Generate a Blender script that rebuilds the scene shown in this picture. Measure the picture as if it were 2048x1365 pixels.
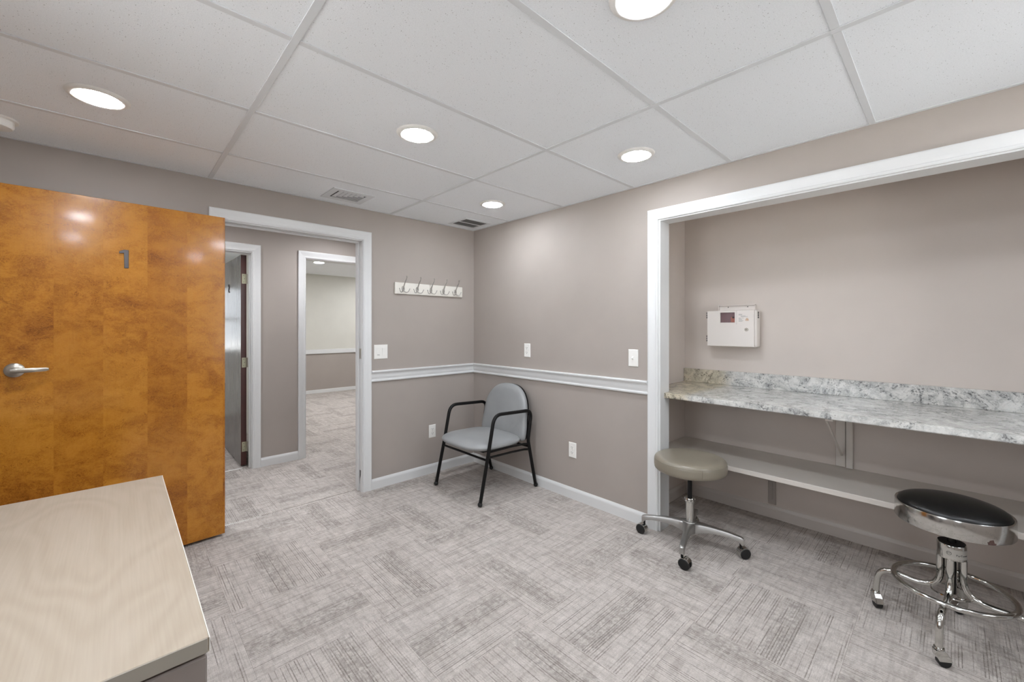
import bpy, bmesh, math, random
from mathutils import Vector, Matrix

random.seed(7)
for o in list(bpy.data.objects):
    bpy.data.objects.remove(o)
C = bpy.context.scene.collection
SC = bpy.context.scene
PI = math.pi
H = 2.2473                      # ceiling height of the room

# ------------------------------------------------------------------ camera
cam_d = bpy.data.cameras.new('camera')
cam = bpy.data.objects.new('camera', cam_d)
C.objects.link(cam)
cam.location = (-2.520, -3.206, 1.3152)
cam.rotation_euler = (PI / 2, 0, math.radians(-43.4256))
cam_d.sensor_width = 36.0
cam_d.sensor_fit = 'HORIZONTAL'
cam_d.lens = 14.614
cam_d.shift_y = -0.01434
cam_d.clip_start = 0.02
SC.camera = cam

# ------------------------------------------------------------------ view, world
SC.view_settings.view_transform = 'Standard'
SC.view_settings.look = 'None'
SC.view_settings.gamma = 1.0
SC.view_settings.use_curve_mapping = False
SC.view_settings.exposure = 0.27
SKY = 4.5
SUN = 52.0
LENS = 134.0                     # radiance of the ceiling light lenses
HALL_LENS = 205.0
FAR_LENS = 360.0
world = bpy.data.worlds.new('world')
SC.world = world
world.use_nodes = True
wb = world.node_tree.nodes['Background']
# bright, evenly overcast sky
wb.inputs[0].default_value = (0.88, 0.94, 1.0, 1.0)
wb.inputs[1].default_value = SKY
# added sun: its bounce off the paving lifts the ceiling; no window faces it
sun_d = bpy.data.lights.new('sun', 'SUN')
sun_d.energy = SUN
sun_d.angle = math.radians(0.53)
sun_d.color = (1.0, 1.0, 1.0)
sun_o = bpy.data.objects.new('sun', sun_d)
C.objects.link(sun_o)
sun_o.rotation_euler = Vector((-math.cos(math.radians(56)), 0.0, -math.sin(math.radians(56)))).to_track_quat('-Z', 'Y').to_euler()
try:
    SC.cycles.max_bounces = 10
    SC.cycles.diffuse_bounces = 8
    SC.cycles.sample_clamp_indirect = 6.0
except Exception:
    pass


# ------------------------------------------------------------------ node helpers
def lin(c):
    r = []
    for v in c[:3]:
        v = v / 255.0
        r.append(v / 12.92 if v <= 0.04045 else ((v + 0.055) / 1.055) ** 2.4)
    return (r[0], r[1], r[2], 1.0)


class Mat:
    def __init__(self, name, color=(200, 200, 200), rough=0.5, metal=0.0, spec=0.5, coat=0.0):
        self.m = bpy.data.materials.new(name)
        self.m.use_nodes = True
        self.t = self.m.node_tree
        self.b = self.t.nodes['Principled BSDF']
        self.b.inputs['Base Color'].default_value = lin(color)
        self.b.inputs['Roughness'].default_value = rough
        self.b.inputs['Metallic'].default_value = metal
        self.b.inputs['Specular IOR Level'].default_value = spec
        self.b.inputs['Coat Weight'].default_value = coat

    def n(self, kind, **kw):
        nd = self.t.nodes.new(kind)
        for k, v in kw.items():
            setattr(nd, k, v)
        return nd

    def l(self, a, b):
        self.t.links.new(a, b)

    def val(self, inp, v):
        if isinstance(v, (int, float)):
            inp.default_value = v
        elif isinstance(v, tuple):
            inp.default_value = v
        else:
            self.l(v, inp)

    def coord(self, kind='Object'):
        return self.n('ShaderNodeTexCoord').outputs[kind]

    def math(self, op, a, b=0.0, c=0.0, clamp=False):
        nd = self.n('ShaderNodeMath', operation=op, use_clamp=clamp)
        self.val(nd.inputs[0], a)
        self.val(nd.inputs[1], b)
        self.val(nd.inputs[2], c)
        return nd.outputs[0]

    def sep(self, v):
        nd = self.n('ShaderNodeSeparateXYZ')
        self.l(v, nd.inputs[0])
        return nd.outputs

    def comb(self, x, y, z):
        nd = self.n('ShaderNodeCombineXYZ')
        for i, v in enumerate((x, y, z)):
            self.val(nd.inputs[i], v)
        return nd.outputs[0]

    def vmath(self, op, a, b):
        nd = self.n('ShaderNodeVectorMath', operation=op)
        self.val(nd.inputs[0], a)
        self.val(nd.inputs[1], b)
        return nd.outputs[0]

    def noise(self, vec, scale=5.0, detail=4.0, rough=0.5, dist=0.0):
        nd = self.n('ShaderNodeTexNoise')
        self.l(vec, nd.inputs['Vector'])
        nd.inputs['Scale'].default_value = scale
        nd.inputs['Detail'].default_value = detail
        nd.inputs['Roughness'].default_value = rough
        nd.inputs['Distortion'].default_value = dist
        return nd.outputs['Fac']

    def ramp(self, fac, stops):
        nd = self.n('ShaderNodeValToRGB')
        self.val(nd.inputs[0], fac)
        el = nd.color_ramp.elements
        while len(el) < len(stops):
            el.new(0.5)
        for e, (p, c) in zip(el, stops):
            e.position = p
            e.color = c if len(c) == 4 else lin(c)
        return nd.outputs[0]

    def mix(self, fac, a, b, blend='MIX'):
        nd = self.n('ShaderNodeMix', data_type='RGBA', blend_type=blend)
        self.val(nd.inputs[0], fac)
        self.val(nd.inputs[6], a)
        self.val(nd.inputs[7], b)
        return nd.outputs[2]

    def smooth(self, v, lo, hi):
        nd = self.n('ShaderNodeMapRange', interpolation_type='SMOOTHSTEP')
        self.val(nd.inputs[0], v)
        nd.inputs[1].default_value = lo
        nd.inputs[2].default_value = hi
        return nd.outputs[0]

    def white(self, v):
        nd = self.n('ShaderNodeTexWhiteNoise', noise_dimensions='1D')
        self.val(nd.inputs['W'], v)
        return nd.outputs['Value']

    def rand(self):
        return self.n('ShaderNodeObjectInfo').outputs['Random']

    def bump(self, h, strength=0.2, dist=0.002):
        nd = self.n('ShaderNodeBump')
        nd.inputs['Strength'].default_value = strength
        nd.inputs['Distance'].default_value = dist
        self.l(h, nd.inputs['Height'])
        self.l(nd.outputs[0], self.b.inputs['Normal'])

    def base(self, c):
        self.l(c, self.b.inputs['Base Color'])


def plain(name, color, rough=0.5, metal=0.0, spec=0.5, bump=0.0, bscale=300.0, var=0.0):
    m = Mat(name, color, rough, metal, spec)
    co = m.coord()
    if var:
        n = m.noise(co, 3.0, 3.0)
        dk = tuple(max(0, c * (1 - var)) for c in color)
        lt = tuple(min(255, c * (1 + var)) for c in color)
        m.base(m.ramp(n, [(0.3, dk), (0.7, lt)]))
    if bump:
        m.bump(m.noise(co, bscale, 3.0), bump, 0.001)
    return m.m


# ------------------------------------------------------------------ materials
M = {}
M['alcove_wall'] = plain('lightened_taupe_wall', (201, 191, 183), 0.6, spec=0.35, bump=0.12, bscale=160, var=0.012)  # lightened taupe: part of the alcove's lamp light is in the colour
M['wall'] = plain('taupe_wall_paint', (164, 155, 148), 0.6, spec=0.35, bump=0.12, bscale=160, var=0.012)
M['cream_wall'] = plain('cream_wall_paint', (203, 201, 192), 0.6, spec=0.35, bump=0.1, bscale=160, var=0.012)
M['white_wall'] = plain('white_wall_paint', (224, 222, 216), 0.6, spec=0.35)
M['trim'] = plain('white_semi_gloss_paint', (216, 216, 215), 0.28, spec=0.5, bump=0.03, bscale=80)
M['shelf'] = plain('cream_shelf_paint', (205, 198, 190), 0.4, spec=0.5, bump=0.06, bscale=120, var=0.02)
M['tee'] = plain('white_ceiling_tee', (220, 222, 224), 0.5)
M['plastic'] = plain('white_plastic', (235, 233, 228), 0.3)
M['dark_slot'] = plain('dark_slot', (25, 24, 23), 0.7)
M['black_metal'] = plain('black_powder_coat', (8, 7, 7), 0.4, spec=0.3, bump=0.05, bscale=500)
M['black_rubber'] = plain('black_rubber', (18, 18, 18), 0.55)
M['nickel'] = plain('satin_nickel', (196, 190, 180), 0.3, 1.0, bump=0.02, bscale=400)
M['chrome'] = plain('chrome_plate', (205, 204, 200), 0.09, 1.0)
M['alu'] = plain('cast_aluminium', (178, 176, 173), 0.44, 1.0, bump=0.06, bscale=90, var=0.05)
M['brass'] = plain('aged_steel_hinge', (176, 172, 148), 0.4, 0.7)
M['graphite'] = plain('brushed_graphite', (96, 92, 92), 0.4, 0.8)
M['hook'] = plain('satin_nickel_hook', (176, 172, 166), 0.38, 0.7)
M['void'] = plain('dark_duct', (58, 57, 56), 0.8)
M['pvc_edge'] = plain('grey_desk_edge', (150, 143, 132), 0.5)
M['desk_grey'] = plain('grey_desk_panel', (132, 122, 116), 0.55, bump=0.05, bscale=500)
M['board'] = plain('cream_painted_board', (229, 225, 216), 0.4)
M['mauve'] = plain('mauve_inner_liner', (128, 100, 102), 0.4)
M['beige_box'] = plain('beige_powder_coat', (222, 215, 209), 0.4, bump=0.05, bscale=500)
M['grey_print'] = plain('grey_print', (170, 168, 165), 0.6)
M['dark_print'] = plain('dark_print', (60, 58, 56), 0.6)
M['orange_print'] = plain('orange_print', (176, 122, 54), 0.6)
M['red_print'] = plain('red_print', (176, 108, 92), 0.6)
M['seam'] = plain('pale_seam_strip', (235, 234, 230), 0.35)
M['blind'] = plain('white_blind_slat', (232, 230, 224), 0.5)


def thin_glass(name):
    m = Mat(name, (250, 250, 250), 0.02)
    tr = m.n('ShaderNodeBsdfTransparent')
    gl = m.n('ShaderNodeBsdfGlossy')
    gl.inputs['Roughness'].default_value = 0.02
    fr_ = m.n('ShaderNodeFresnel')
    fr_.inputs[0].default_value = 1.35
    mx = m.n('ShaderNodeMixShader')
    m.l(fr_.outputs[0], mx.inputs[0])
    m.l(tr.outputs[0], mx.inputs[1])
    m.l(gl.outputs[0], mx.inputs[2])
    m.l(mx.outputs[0], m.n('ShaderNodeOutputMaterial').inputs[0])
    m.t.nodes.remove(m.b)
    for nd in list(m.t.nodes):
        if nd.type == 'OUTPUT_MATERIAL' and not nd.inputs[0].links:
            m.t.nodes.remove(nd)
    return m.m


M['window_glass'] = thin_glass('clear_glass')


def mat_emit(name, color, s):
    m = Mat(name, color, 0.4)
    m.b.inputs['Emission Color'].default_value = lin(color)
    m.b.inputs['Emission Strength'].default_value = s
    return m.m


M['lens'] = mat_emit('lit_lens', (240, 247, 255), LENS)
M['lens_hall'] = mat_emit('lit_lens_hall', (248, 250, 255), HALL_LENS)


def mat_vinyl(name, color, rough):
    m = Mat(name, color, rough, spec=0.5)
    co = m.coord()
    v = m.n('ShaderNodeTexVoronoi')
    v.inputs['Scale'].default_value = 420
    m.l(co, v.inputs['Vector'])
    m.bump(v.outputs['Distance'], 0.12, 0.0006)
    n = m.noise(co, 5, 3)
    m.base(m.ramp(n, [(0.3, tuple(c * 0.96 for c in color)), (0.7, tuple(min(255, c * 1.03) for c in color))]))
    return m.m


M['vinyl_grey'] = mat_vinyl('grey_vinyl', (146, 147, 147), 0.42)
M['vinyl_tan'] = mat_vinyl('taupe_vinyl', (130, 122, 108), 0.3)
M['vinyl_black'] = mat_vinyl('black_vinyl', (9, 9, 9), 0.34)


def mat_carpet():
    m = Mat('loop_carpet', (180, 175, 172), 0.95, spec=0.1)
    co = m.coord()
    r = m.rand()
    x, y, z = m.sep(co)
    off = m.math('MULTIPLY', r, 37.0)
    def threads(u, w, pitch, seed, lo, hi, scale):
        k = m.math('DIVIDE', u, pitch)
        ci = m.math('FLOOR', k)
        fr = m.math('FRACT', k)
        per = m.white(m.math('ADD', ci, m.math('ADD', m.math('MULTIPLY', off, 13.0), seed)))
        ln = m.math('SUBTRACT', 1.0, m.smooth(m.math('ABSOLUTE', m.math('SUBTRACT', fr, 0.5)), 0.05, 0.26))
        br = m.noise(m.comb(m.math('ADD', m.math('MULTIPLY', ci, 3.7), off), m.math('MULTIPLY', w, scale), off), 1.0, 3.0)
        return m.math('MULTIPLY', m.math('MULTIPLY', ln, m.smooth(br, 0.38, 0.56)), m.smooth(per, lo, hi))

    line = threads(x, y, 0.0098, 0.0, 0.08, 0.80, 4.0)          # thin lines along the tile
    dots = m.smooth(m.noise(m.comb(m.math('MULTIPLY', x, 120.0), m.math('MULTIPLY', y, 190.0), off), 1.0, 1.0), 0.30, 0.58)
    line = m.math('MULTIPLY', line, m.math('ADD', 0.45, m.math('MULTIPLY', dots, 0.55)))
    # close ribs of the weave, and soft plaid shading across it
    rib = m.noise(m.comb(m.math('MULTIPLY', x, 300.0), m.math('MULTIPLY', y, 9.0), off), 1.0, 2.0)
    plaid = m.noise(m.comb(m.math('MULTIPLY', x, 9.0), m.math('MULTIPLY', y, 62.0), off), 1.0, 2.0)
    cross = m.smooth(plaid, 0.46, 0.66)
    dash = m.smooth(m.noise(m.comb(m.math('MULTIPLY', x, 240.0), m.math('MULTIPLY', y, 130.0), off), 1.0, 2.0), 0.46, 0.60)
    # one darker woven band runs the length of each tile
    bc = m.math('MULTIPLY', m.math('SUBTRACT', m.math('FRACT', m.math('MULTIPLY', r, 7.31)), 0.5), 0.40)
    bd = m.math('ABSOLUTE', m.math('SUBTRACT', x, bc))
    edge = m.math('MULTIPLY', m.math('SUBTRACT', m.noise(m.comb(m.math('MULTIPLY', x, 60.0), m.math('MULTIPLY', y, 9.0), off), 1.0, 2.0), 0.5), 0.12)
    band = m.math('SUBTRACT', 1.0, m.smooth(m.math('ADD', bd, edge), 0.030, 0.080))
    blot = m.smooth(m.noise(m.comb(m.math('MULTIPLY', x, 75.0), m.math('MULTIPLY', y, 48.0), off), 1.0, 4.0, 0.7), 0.36, 0.64)
    pile = m.noise(co, 620.0, 2.0, 0.7)
    light = m.ramp(m.noise(m.comb(m.math('MULTIPLY', x, 22.0), m.math('MULTIPLY', y, 16.0), off), 1.0, 4.0, 0.65),
                   [(0.32, (198, 189, 182)), (0.68, (223, 215, 208))])
    c = m.mix(m.math('MULTIPLY', cross, 0.24), light, lin((142, 132, 125)))
    c = m.mix(m.math('MULTIPLY', m.smooth(rib, 0.44, 0.62), 0.15), c, lin((128, 118, 111)))
    c = m.mix(m.math('MULTIPLY', dash, 0.20), c, lin((138, 129, 123)))
    c = m.mix(m.math('MULTIPLY', line, 0.72), c, lin((104, 92, 84)))
    c = m.mix(m.math('MULTIPLY', m.math('MULTIPLY', band, blot), 0.40), c, lin((112, 104, 98)))
    pv = m.ramp(pile, [(0.28, (206, 206, 206)), (0.72, (255, 255, 255))])
    c = m.mix(1.0, c, pv, 'MULTIPLY')
    m.base(c)
    h = m.math('SUBTRACT', m.math('MULTIPLY', pile, 0.6), m.math('MULTIPLY', line, 0.5))
    m.bump(h, 0.5, 0.003)
    return m.m


M['carpet'] = mat_carpet()


def mat_ceiling_tile():
    m = Mat('fissured_ceiling_tile', (232, 231, 228), 0.85, spec=0.2)
    co = m.coord()
    r = m.rand()
    p = m.vmath('ADD', co, m.comb(m.math('MULTIPLY', r, 11.0), m.math('MULTIPLY', r, 7.0), 0.0))
    v = m.n('ShaderNodeTexVoronoi')
    v.inputs['Scale'].default_value = 150
    m.l(p, v.inputs['Vector'])
    sx = m.sep(v.outputs['Color'])
    size = m.math('MULTIPLY', m.math('POWER', sx[0], 2.4), 0.23)
    hole = m.math('LESS_THAN', v.outputs['Distance'], size)
    v2 = m.n('ShaderNodeTexVoronoi')
    v2.inputs['Scale'].default_value = 260
    m.l(p, v2.inputs['Vector'])
    s2 = m.sep(v2.outputs['Color'])
    pin = m.math('LESS_THAN', v2.outputs['Distance'], m.math('MULTIPLY', m.math('POWER', s2[1], 2.0), 0.22))
    n = m.noise(p, 260.0, 3.0)
    base = m.ramp(n, [(0.3, (238, 241, 244)), (0.7, (246, 249, 252))])
    c = m.mix(m.math('MULTIPLY', pin, 0.35), base, lin((150, 147, 142)))
    c = m.mix(m.math('MULTIPLY', hole, 0.55), c, lin((112, 109, 105)))
    m.base(c)
    m.bump(m.math('SUBTRACT', n, m.math('MULTIPLY', hole, 1.5)), 0.25, 0.002)
    return m.m


M['tile'] = mat_ceiling_tile()


def mat_door():
    m = Mat('figured_amber_veneer', (176, 118, 46), 0.2, spec=0.5)
    co = m.coord()
    x, y, z = m.sep(co)
    k = m.math('ADD', m.math('DIVIDE', x, 0.178), 20.06)
    leaf = m.math('FLOOR', k)
    rv = m.white(leaf)
    px = m.math('ADD', x, m.math('MULTIPLY', leaf, 3.1))
    # flame figure: soft blotches, stretched a little sideways, with fine curling grain
    fig = m.noise(m.comb(m.math('MULTIPLY', px, 9.0), m.math('MULTIPLY', leaf, 1.7), m.math('MULTIPLY', z, 12.0)), 1.0, 7.0, 0.66, 0.5)
    curl = m.noise(m.comb(m.math('MULTIPLY', px, 42.0), 0.0, m.math('MULTIPLY', z, 58.0)), 1.0, 4.0, 0.65, 2.6)
    grain = m.noise(m.comb(m.math('MULTIPLY', px, 170.0), 0.0, m.math('MULTIPLY', z, 9.0)), 1.0, 3.0)
    big = m.noise(m.comb(m.math('MULTIPLY', px, 2.2), 3.0, m.math('MULTIPLY', z, 2.6)), 1.0, 2.0)
    wav = m.noise(m.comb(m.math('MULTIPLY', px, 11.0), m.math('MULTIPLY', leaf, 2.3), m.math('MULTIPLY', z, 15.0)), 1.0, 3.0, 0.5, 1.6)
    ring = m.math('ABSOLUTE', m.math('SINE', m.math('MULTIPLY', wav, 84.0)))
    ring = m.math('SUBTRACT', 1.0, m.smooth(ring, 0.0, 0.6))
    ring = m.math('MULTIPLY', ring, m.smooth(fig, 0.62, 0.42))
    f = m.math('ADD', m.math('MULTIPLY', fig, 0.40), m.math('ADD', m.math('MULTIPLY', curl, 0.28), m.math('MULTIPLY', big, 0.32)))
    c = m.ramp(f, [(0.34, (124, 69, 19)), (0.42, (160, 99, 29)), (0.50, (181, 119, 37)), (0.66, (194, 134, 48))])
    c = m.mix(m.math('MULTIPLY', m.smooth(grain, 0.5, 0.75), 0.10), c, lin((112, 62, 18)))
    c = m.mix(m.math('MULTIPLY', ring, 0.55), c, lin((98, 50, 12)))
    tone = m.ramp(rv, [(0.0, (240, 234, 228)), (1.0, (255, 255, 255))])
    c = m.mix(1.0, c, tone, 'MULTIPLY')
    m.base(c)
    lump = m.noise(m.comb(m.math('MULTIPLY', x, 22.0), 0.0, m.math('MULTIPLY', z, 30.0)), 1.0, 3.0)
    m.bump(m.math('ADD', m.math('MULTIPLY', curl, 0.25), lump), 0.10, 0.004)
    m.b.inputs['Roughness'].default_value = 0.22
    m.b.inputs['Specular IOR Level'].default_value = 0.35
    m.b.inputs['Coat Weight'].default_value = 0.35
    m.b.inputs['Coat Roughness'].default_value = 0.1
    return m.m


M['door'] = mat_door()


def mat_dark_door():
    m = Mat('dark_polished_door', (104, 100, 98), 0.24, spec=0.5)
    co = m.coord()
    x, y, z = m.sep(co)
    g = m.noise(m.comb(m.math('MULTIPLY', x, 60.0), m.math('MULTIPLY', y, 60.0), m.math('MULTIPLY', z, 2.0)), 1.0, 4.0)
    m.base(m.ramp(g, [(0.3, (92, 88, 86)), (0.7, (122, 118, 115))]))
    m.bump(g, 0.06, 0.002)
    return m.m


M['door_dark'] = mat_dark_door()
M['door_edge'] = plain('mahogany_edge', (70, 36, 32), 0.35, var=0.1)


def mat_granite():
    m = Mat('white_granite', (190, 190, 188), 0.13, spec=0.5)
    co = m.coord()
    v = m.n('ShaderNodeTexVoronoi')
    v.inputs['Scale'].default_value = 240
    m.l(co, v.inputs['Vector'])
    cell = m.sep(v.outputs['Color'])[0]
    w = m.noise(co, 3.2, 5.0, 0.6, 1.6)
    fine = m.noise(co, 90.0, 4.0, 0.7)
    med = m.noise(co, 16.0, 5.0, 0.65, 0.8)
    base = m.ramp(med, [(0.32, (150, 149, 147)), (0.46, (186, 185, 181)), (0.60, (212, 210, 205))])
    sp = m.smooth(m.math('ADD', m.math('MULTIPLY', cell, 0.62), m.math('MULTIPLY', m.math('SUBTRACT', fine, 0.5), 0.9)), 0.57, 0.66)
    dens = m.smooth(w, 0.38, 0.62)
    c = m.mix(m.math('MULTIPLY', sp, m.math('ADD', 0.16, m.math('MULTIPLY', dens, 0.62))), base, lin((84, 83, 82)))
    wsp = m.smooth(m.sep(v.outputs['Color'])[1], 0.8, 0.9)
    c = m.mix(m.math('MULTIPLY', wsp, 0.5), c, lin((214, 214, 212)))
    vein = m.noise(m.vmath('ADD', co, (4.0, 1.0, 2.0)), 2.1, 6.0, 0.62, 2.4)
    vm = m.math('SUBTRACT', 1.0, m.smooth(m.math('ABSOLUTE', m.math('SUBTRACT', vein, 0.52)), 0.0, 0.035))
    vm = m.math('MULTIPLY', vm, m.smooth(fine, 0.42, 0.6))
    c = m.mix(m.math('MULTIPLY', vm, 0.75), c, lin((52, 52, 56)))
    # warmer tint towards the corner end of the slab
    yy = m.sep(co)[1]
    warm = m.smooth(m.math('ADD', yy, m.math('MULTIPLY', med, 0.12)), 0.68, 0.80)
    c = m.mix(m.math('MULTIPLY', warm, 0.6), c, m.mix(1.0, c, lin((226, 208, 168)), 'MULTIPLY'))
    m.base(c)
    return m.m


M['granite'] = mat_granite()


def mat_maple():
    m = Mat('pale_maple_laminate', (214, 200, 180), 0.42, spec=0.4)
    co = m.coord()
    x, y, z = m.sep(co)
    d = m.noise(m.comb(m.math('MULTIPLY', x, 2.6), m.math('MULTIPLY', y, 1.1), 0.0), 1.0, 2.0, 0.5, 0.6)
    rings = m.math('SINE', m.math('MULTIPLY', d, 95.0))
    g = m.noise(m.comb(m.math('MULTIPLY', x, 180.0), m.math('MULTIPLY', y, 5.0), 0.0), 1.0, 3.0)
    f = m.math('ADD', m.math('MULTIPLY', rings, 0.12), m.math('ADD', 0.15, m.math('MULTIPLY', g, 0.7)))
    c = m.ramp(f, [(0.2, (160, 146, 129)), (0.8, (173, 160, 144))])
    m.base(c)
    m.bump(g, 0.03, 0.001)
    return m.m


M['maple'] = mat_maple()


def mat_chrome_worn():
    m = Mat('worn_chrome_band', (205, 204, 200), 0.1, 1.0)
    co = m.coord()
    n = m.noise(co, 60, 5, 0.7)
    n2 = m.noise(co, 420, 2)
    wear = m.math('MULTIPLY', m.smooth(n, 0.5, 0.6), m.smooth(n2, 0.5, 0.6))
    m.base(m.mix(m.math('MULTIPLY', wear, 0.4), lin((208, 207, 204)), lin((120, 112, 106))))
    rr = m.math('ADD', 0.15, m.math('MULTIPLY', wear, 0.08))
    m.l(rr, m.b.inputs['Roughness'])
    return m.m


M['chrome_worn'] = mat_chrome_worn()
M['rust'] = plain('bare_rust', (74, 52, 46), 0.7)


# ------------------------------------------------------------------ mesh helpers
def BM():
    return bmesh.new()


def box(bm, lo, hi, bev=0.0, seg=1):
    vs = [bm.verts.new((x, y, z)) for x in (lo[0], hi[0]) for y in (lo[1], hi[1]) for z in (lo[2], hi[2])]
    f = [(0, 1, 3, 2), (4, 6, 7, 5), (0, 4, 5, 1), (2, 3, 7, 6), (0, 2, 6, 4), (1, 5, 7, 3)]
    fs = [bm.faces.new([vs[i] for i in q]) for q in f]
    if bev:
        es = list({e for fc in fs for e in fc.edges})
        bmesh.ops.bevel(bm, geom=es, offset=bev, segments=seg, profile=0.5, affect='EDGES', clamp_overlap=True)
    return bm


def prism(bm, poly, axis, a, b):
    """poly: list of 2d points; axis 'x','y','z' extrusion direction from a to b."""
    def P(u, v, w):
        return {'x': (w, u, v), 'y': (u, w, v), 'z': (u, v, w)}[axis]
    A = [bm.verts.new(P(u, v, a)) for u, v in poly]
    B = [bm.verts.new(P(u, v, b)) for u, v in poly]
    n = len(poly)
    bm.faces.new(A)
    bm.faces.new(B[::-1])
    for i in range(n):
        bm.faces.new((A[i], B[i], B[(i + 1) % n], A[(i + 1) % n]))
    return bm


def smooth_path(pts, rad, n=6):
    """round every inner corner of a polyline with radius-like offset rad."""
    P = [Vector(p) for p in pts]
    out = [P[0]]
    for i in range(1, len(P) - 1):
        a, b, c = P[i - 1], P[i], P[i + 1]
        r = min(rad, (a - b).length * 0.49, (c - b).length * 0.49)
        s = b + (a - b).normalized() * r
        e = b + (c - b).normalized() * r
        for k in range(n + 1):
            t = k / n
            out.append((1 - t) ** 2 * s + 2 * t * (1 - t) * b + t * t * e)
    out.append(P[-1])
    return out


def tube(bm, pts, r, seg=12, cap=True, closed=False, rads=None):
    P = [Vector(p) for p in pts]
    n = len(P)
    rings = []
    up = None
    for i in range(n):
        if closed:
            t = (P[(i + 1) % n] - P[i - 1]).normalized()
        else:
            t = (P[min(i + 1, n - 1)] - P[max(i - 1, 0)]).normalized()
        if up is None:
            up = Vector((0, 0, 1)) if abs(t.z) < 0.9 else Vector((1, 0, 0))
        u = (up - t * up.dot(t)).normalized()
        up = u
        w = t.cross(u)
        rr = rads[i] if rads else r
        rings.append([bm.verts.new(P[i] + (u * math.cos(a) + w * math.sin(a)) * rr)
                      for a in (2 * PI * k / seg for k in range(seg))])
    m = n if closed else n - 1
    for i in range(m):
        A, B = rings[i], rings[(i + 1) % n]
        for k in range(seg):
            bm.faces.new((A[k], A[(k + 1) % seg], B[(k + 1) % seg], B[k]))
    if cap and not closed:
        bm.faces.new(rings[0][::-1])
        bm.faces.new(rings[-1])
    return bm


def lathe(bm, prof, seg=32, mat=None):
    """prof: list of (r, z); revolve about z. r==0 gives a pole."""
    rings = []
    for r, z in prof:
        if r < 1e-6:
            rings.append([bm.verts.new((0, 0, z))])
        else:
            rings.append([bm.verts.new((r * math.cos(2 * PI * k / seg), r * math.sin(2 * PI * k / seg), z)) for k in range(seg)])
    new = [v for rg in rings for v in rg]
    for A, B in zip(rings, rings[1:]):
        for k in range(seg):
            k2 = (k + 1) % seg
            if len(A) == 1 and len(B) == 1:
                continue
            if len(A) == 1:
                bm.faces.new((A[0], B[k], B[k2]))
            elif len(B) == 1:
                bm.faces.new((A[k], B[0], A[k2]))
            else:
                bm.faces.new((A[k], B[k], B[k2], A[k2]))
    if len(rings[0]) > 1 and prof[0][0] > 0 and prof[0] != prof[-1]:
        bm.faces.new(rings[0])
    if len(rings[-1]) > 1 and prof[0] != prof[-1]:
        bm.faces.new(rings[-1][::-1])
    if mat is not None:
        bmesh.ops.transform(bm, matrix=mat, verts=new)
    return bm


def ball(bm, c, r, seg=12):
    pr = [(0.0 if k in (0, 8) else r * math.sin(PI * k / 8), -r * math.cos(PI * k / 8)) for k in range(9)]
    return lathe(bm, pr, seg, Matrix.Translation(c))


def loft(bm, rings, cap=True):
    R = [[bm.verts.new(p) for p in rg] for rg in rings]
    n = len(R[0])
    for A, B in zip(R, R[1:]):
        for k in range(n):
            bm.faces.new((A[k], A[(k + 1) % n], B[(k + 1) % n], B[k]))
    if cap:
        bm.faces.new(R[0][::-1])
        bm.faces.new(R[-1])
    return bm


def root_of(o):
    while o.parent:
        o = o.parent
    return o


def obj(name, bm, mat, parent=None, smooth=False, world=True, origin=None):
    """link ONE mesh object. World coordinates are made relative to the thing's base."""
    off = Vector((0, 0, 0))
    if parent is not None and world:
        off = root_of(parent).location
    if origin is not None:
        off = Vector(origin)
    if off.length > 0:
        bmesh.ops.translate(bm, vec=-off, verts=bm.verts)
    bmesh.ops.recalc_face_normals(bm, faces=bm.faces)
    me = bpy.data.meshes.new(name)
    bm.to_mesh(me)
    bm.free()
    if smooth:
        for p in me.polygons:
            p.use_smooth = True
        try:
            me.set_sharp_from_angle(angle=math.radians(smooth if smooth is not True else 40))
        except Exception:
            pass
    if isinstance(mat, (list, tuple)):
        for mm in mat:
            me.materials.append(mm)
    else:
        me.materials.append(mat)
    o = bpy.data.objects.new(name, me)
    C.objects.link(o)
    if parent is not None:
        o.parent = parent
    elif origin is not None:
        o.location = off
    return o


def thing(name, label, cat, loc=(0, 0, 0), group=None):
    o = bpy.data.objects.new(name, None)
    o.empty_display_size = 0.05
    C.objects.link(o)
    o.location = loc
    o['label'] = label
    o['category'] = cat
    if group:
        o['group'] = group
    return o


def tag(o, label, cat, group=None):
    o['label'] = label
    o['category'] = cat
    if group:
        o['group'] = group
    return o


def struct(name, bm, mat, label=None, cat=None, parent=None, smooth=False):
    o = obj(name, bm, mat, parent, smooth)
    o['kind'] = 'structure'
    if label:
        o['label'] = label
    if cat:
        o['category'] = cat
    return o


def copy_tree(o, parent=None):
    c = o.copy()
    C.objects.link(c)
    if parent is not None:
        c.parent = parent
    for ch in [q for q in bpy.data.objects if q.parent == o]:
        copy_tree(ch, c)
    return c


def text_bm(s, size, depth):
    cu = bpy.data.curves.new('text', 'FONT')
    cu.body = s
    cu.size = size
    cu.extrude = depth
    cu.align_x = 'CENTER'
    cu.align_y = 'CENTER'
    cu.resolution_u = 3
    o = bpy.data.objects.new('text', cu)
    C.objects.link(o)
    dg = bpy.context.evaluated_depsgraph_get()
    dg.update()
    me = bpy.data.meshes.new_from_object(o.evaluated_get(dg))
    bm = bmesh.new()
    bm.from_mesh(me)
    bpy.data.objects.remove(o)
    bpy.data.curves.remove(cu)
    bpy.data.meshes.remove(me)
    return bm


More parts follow.
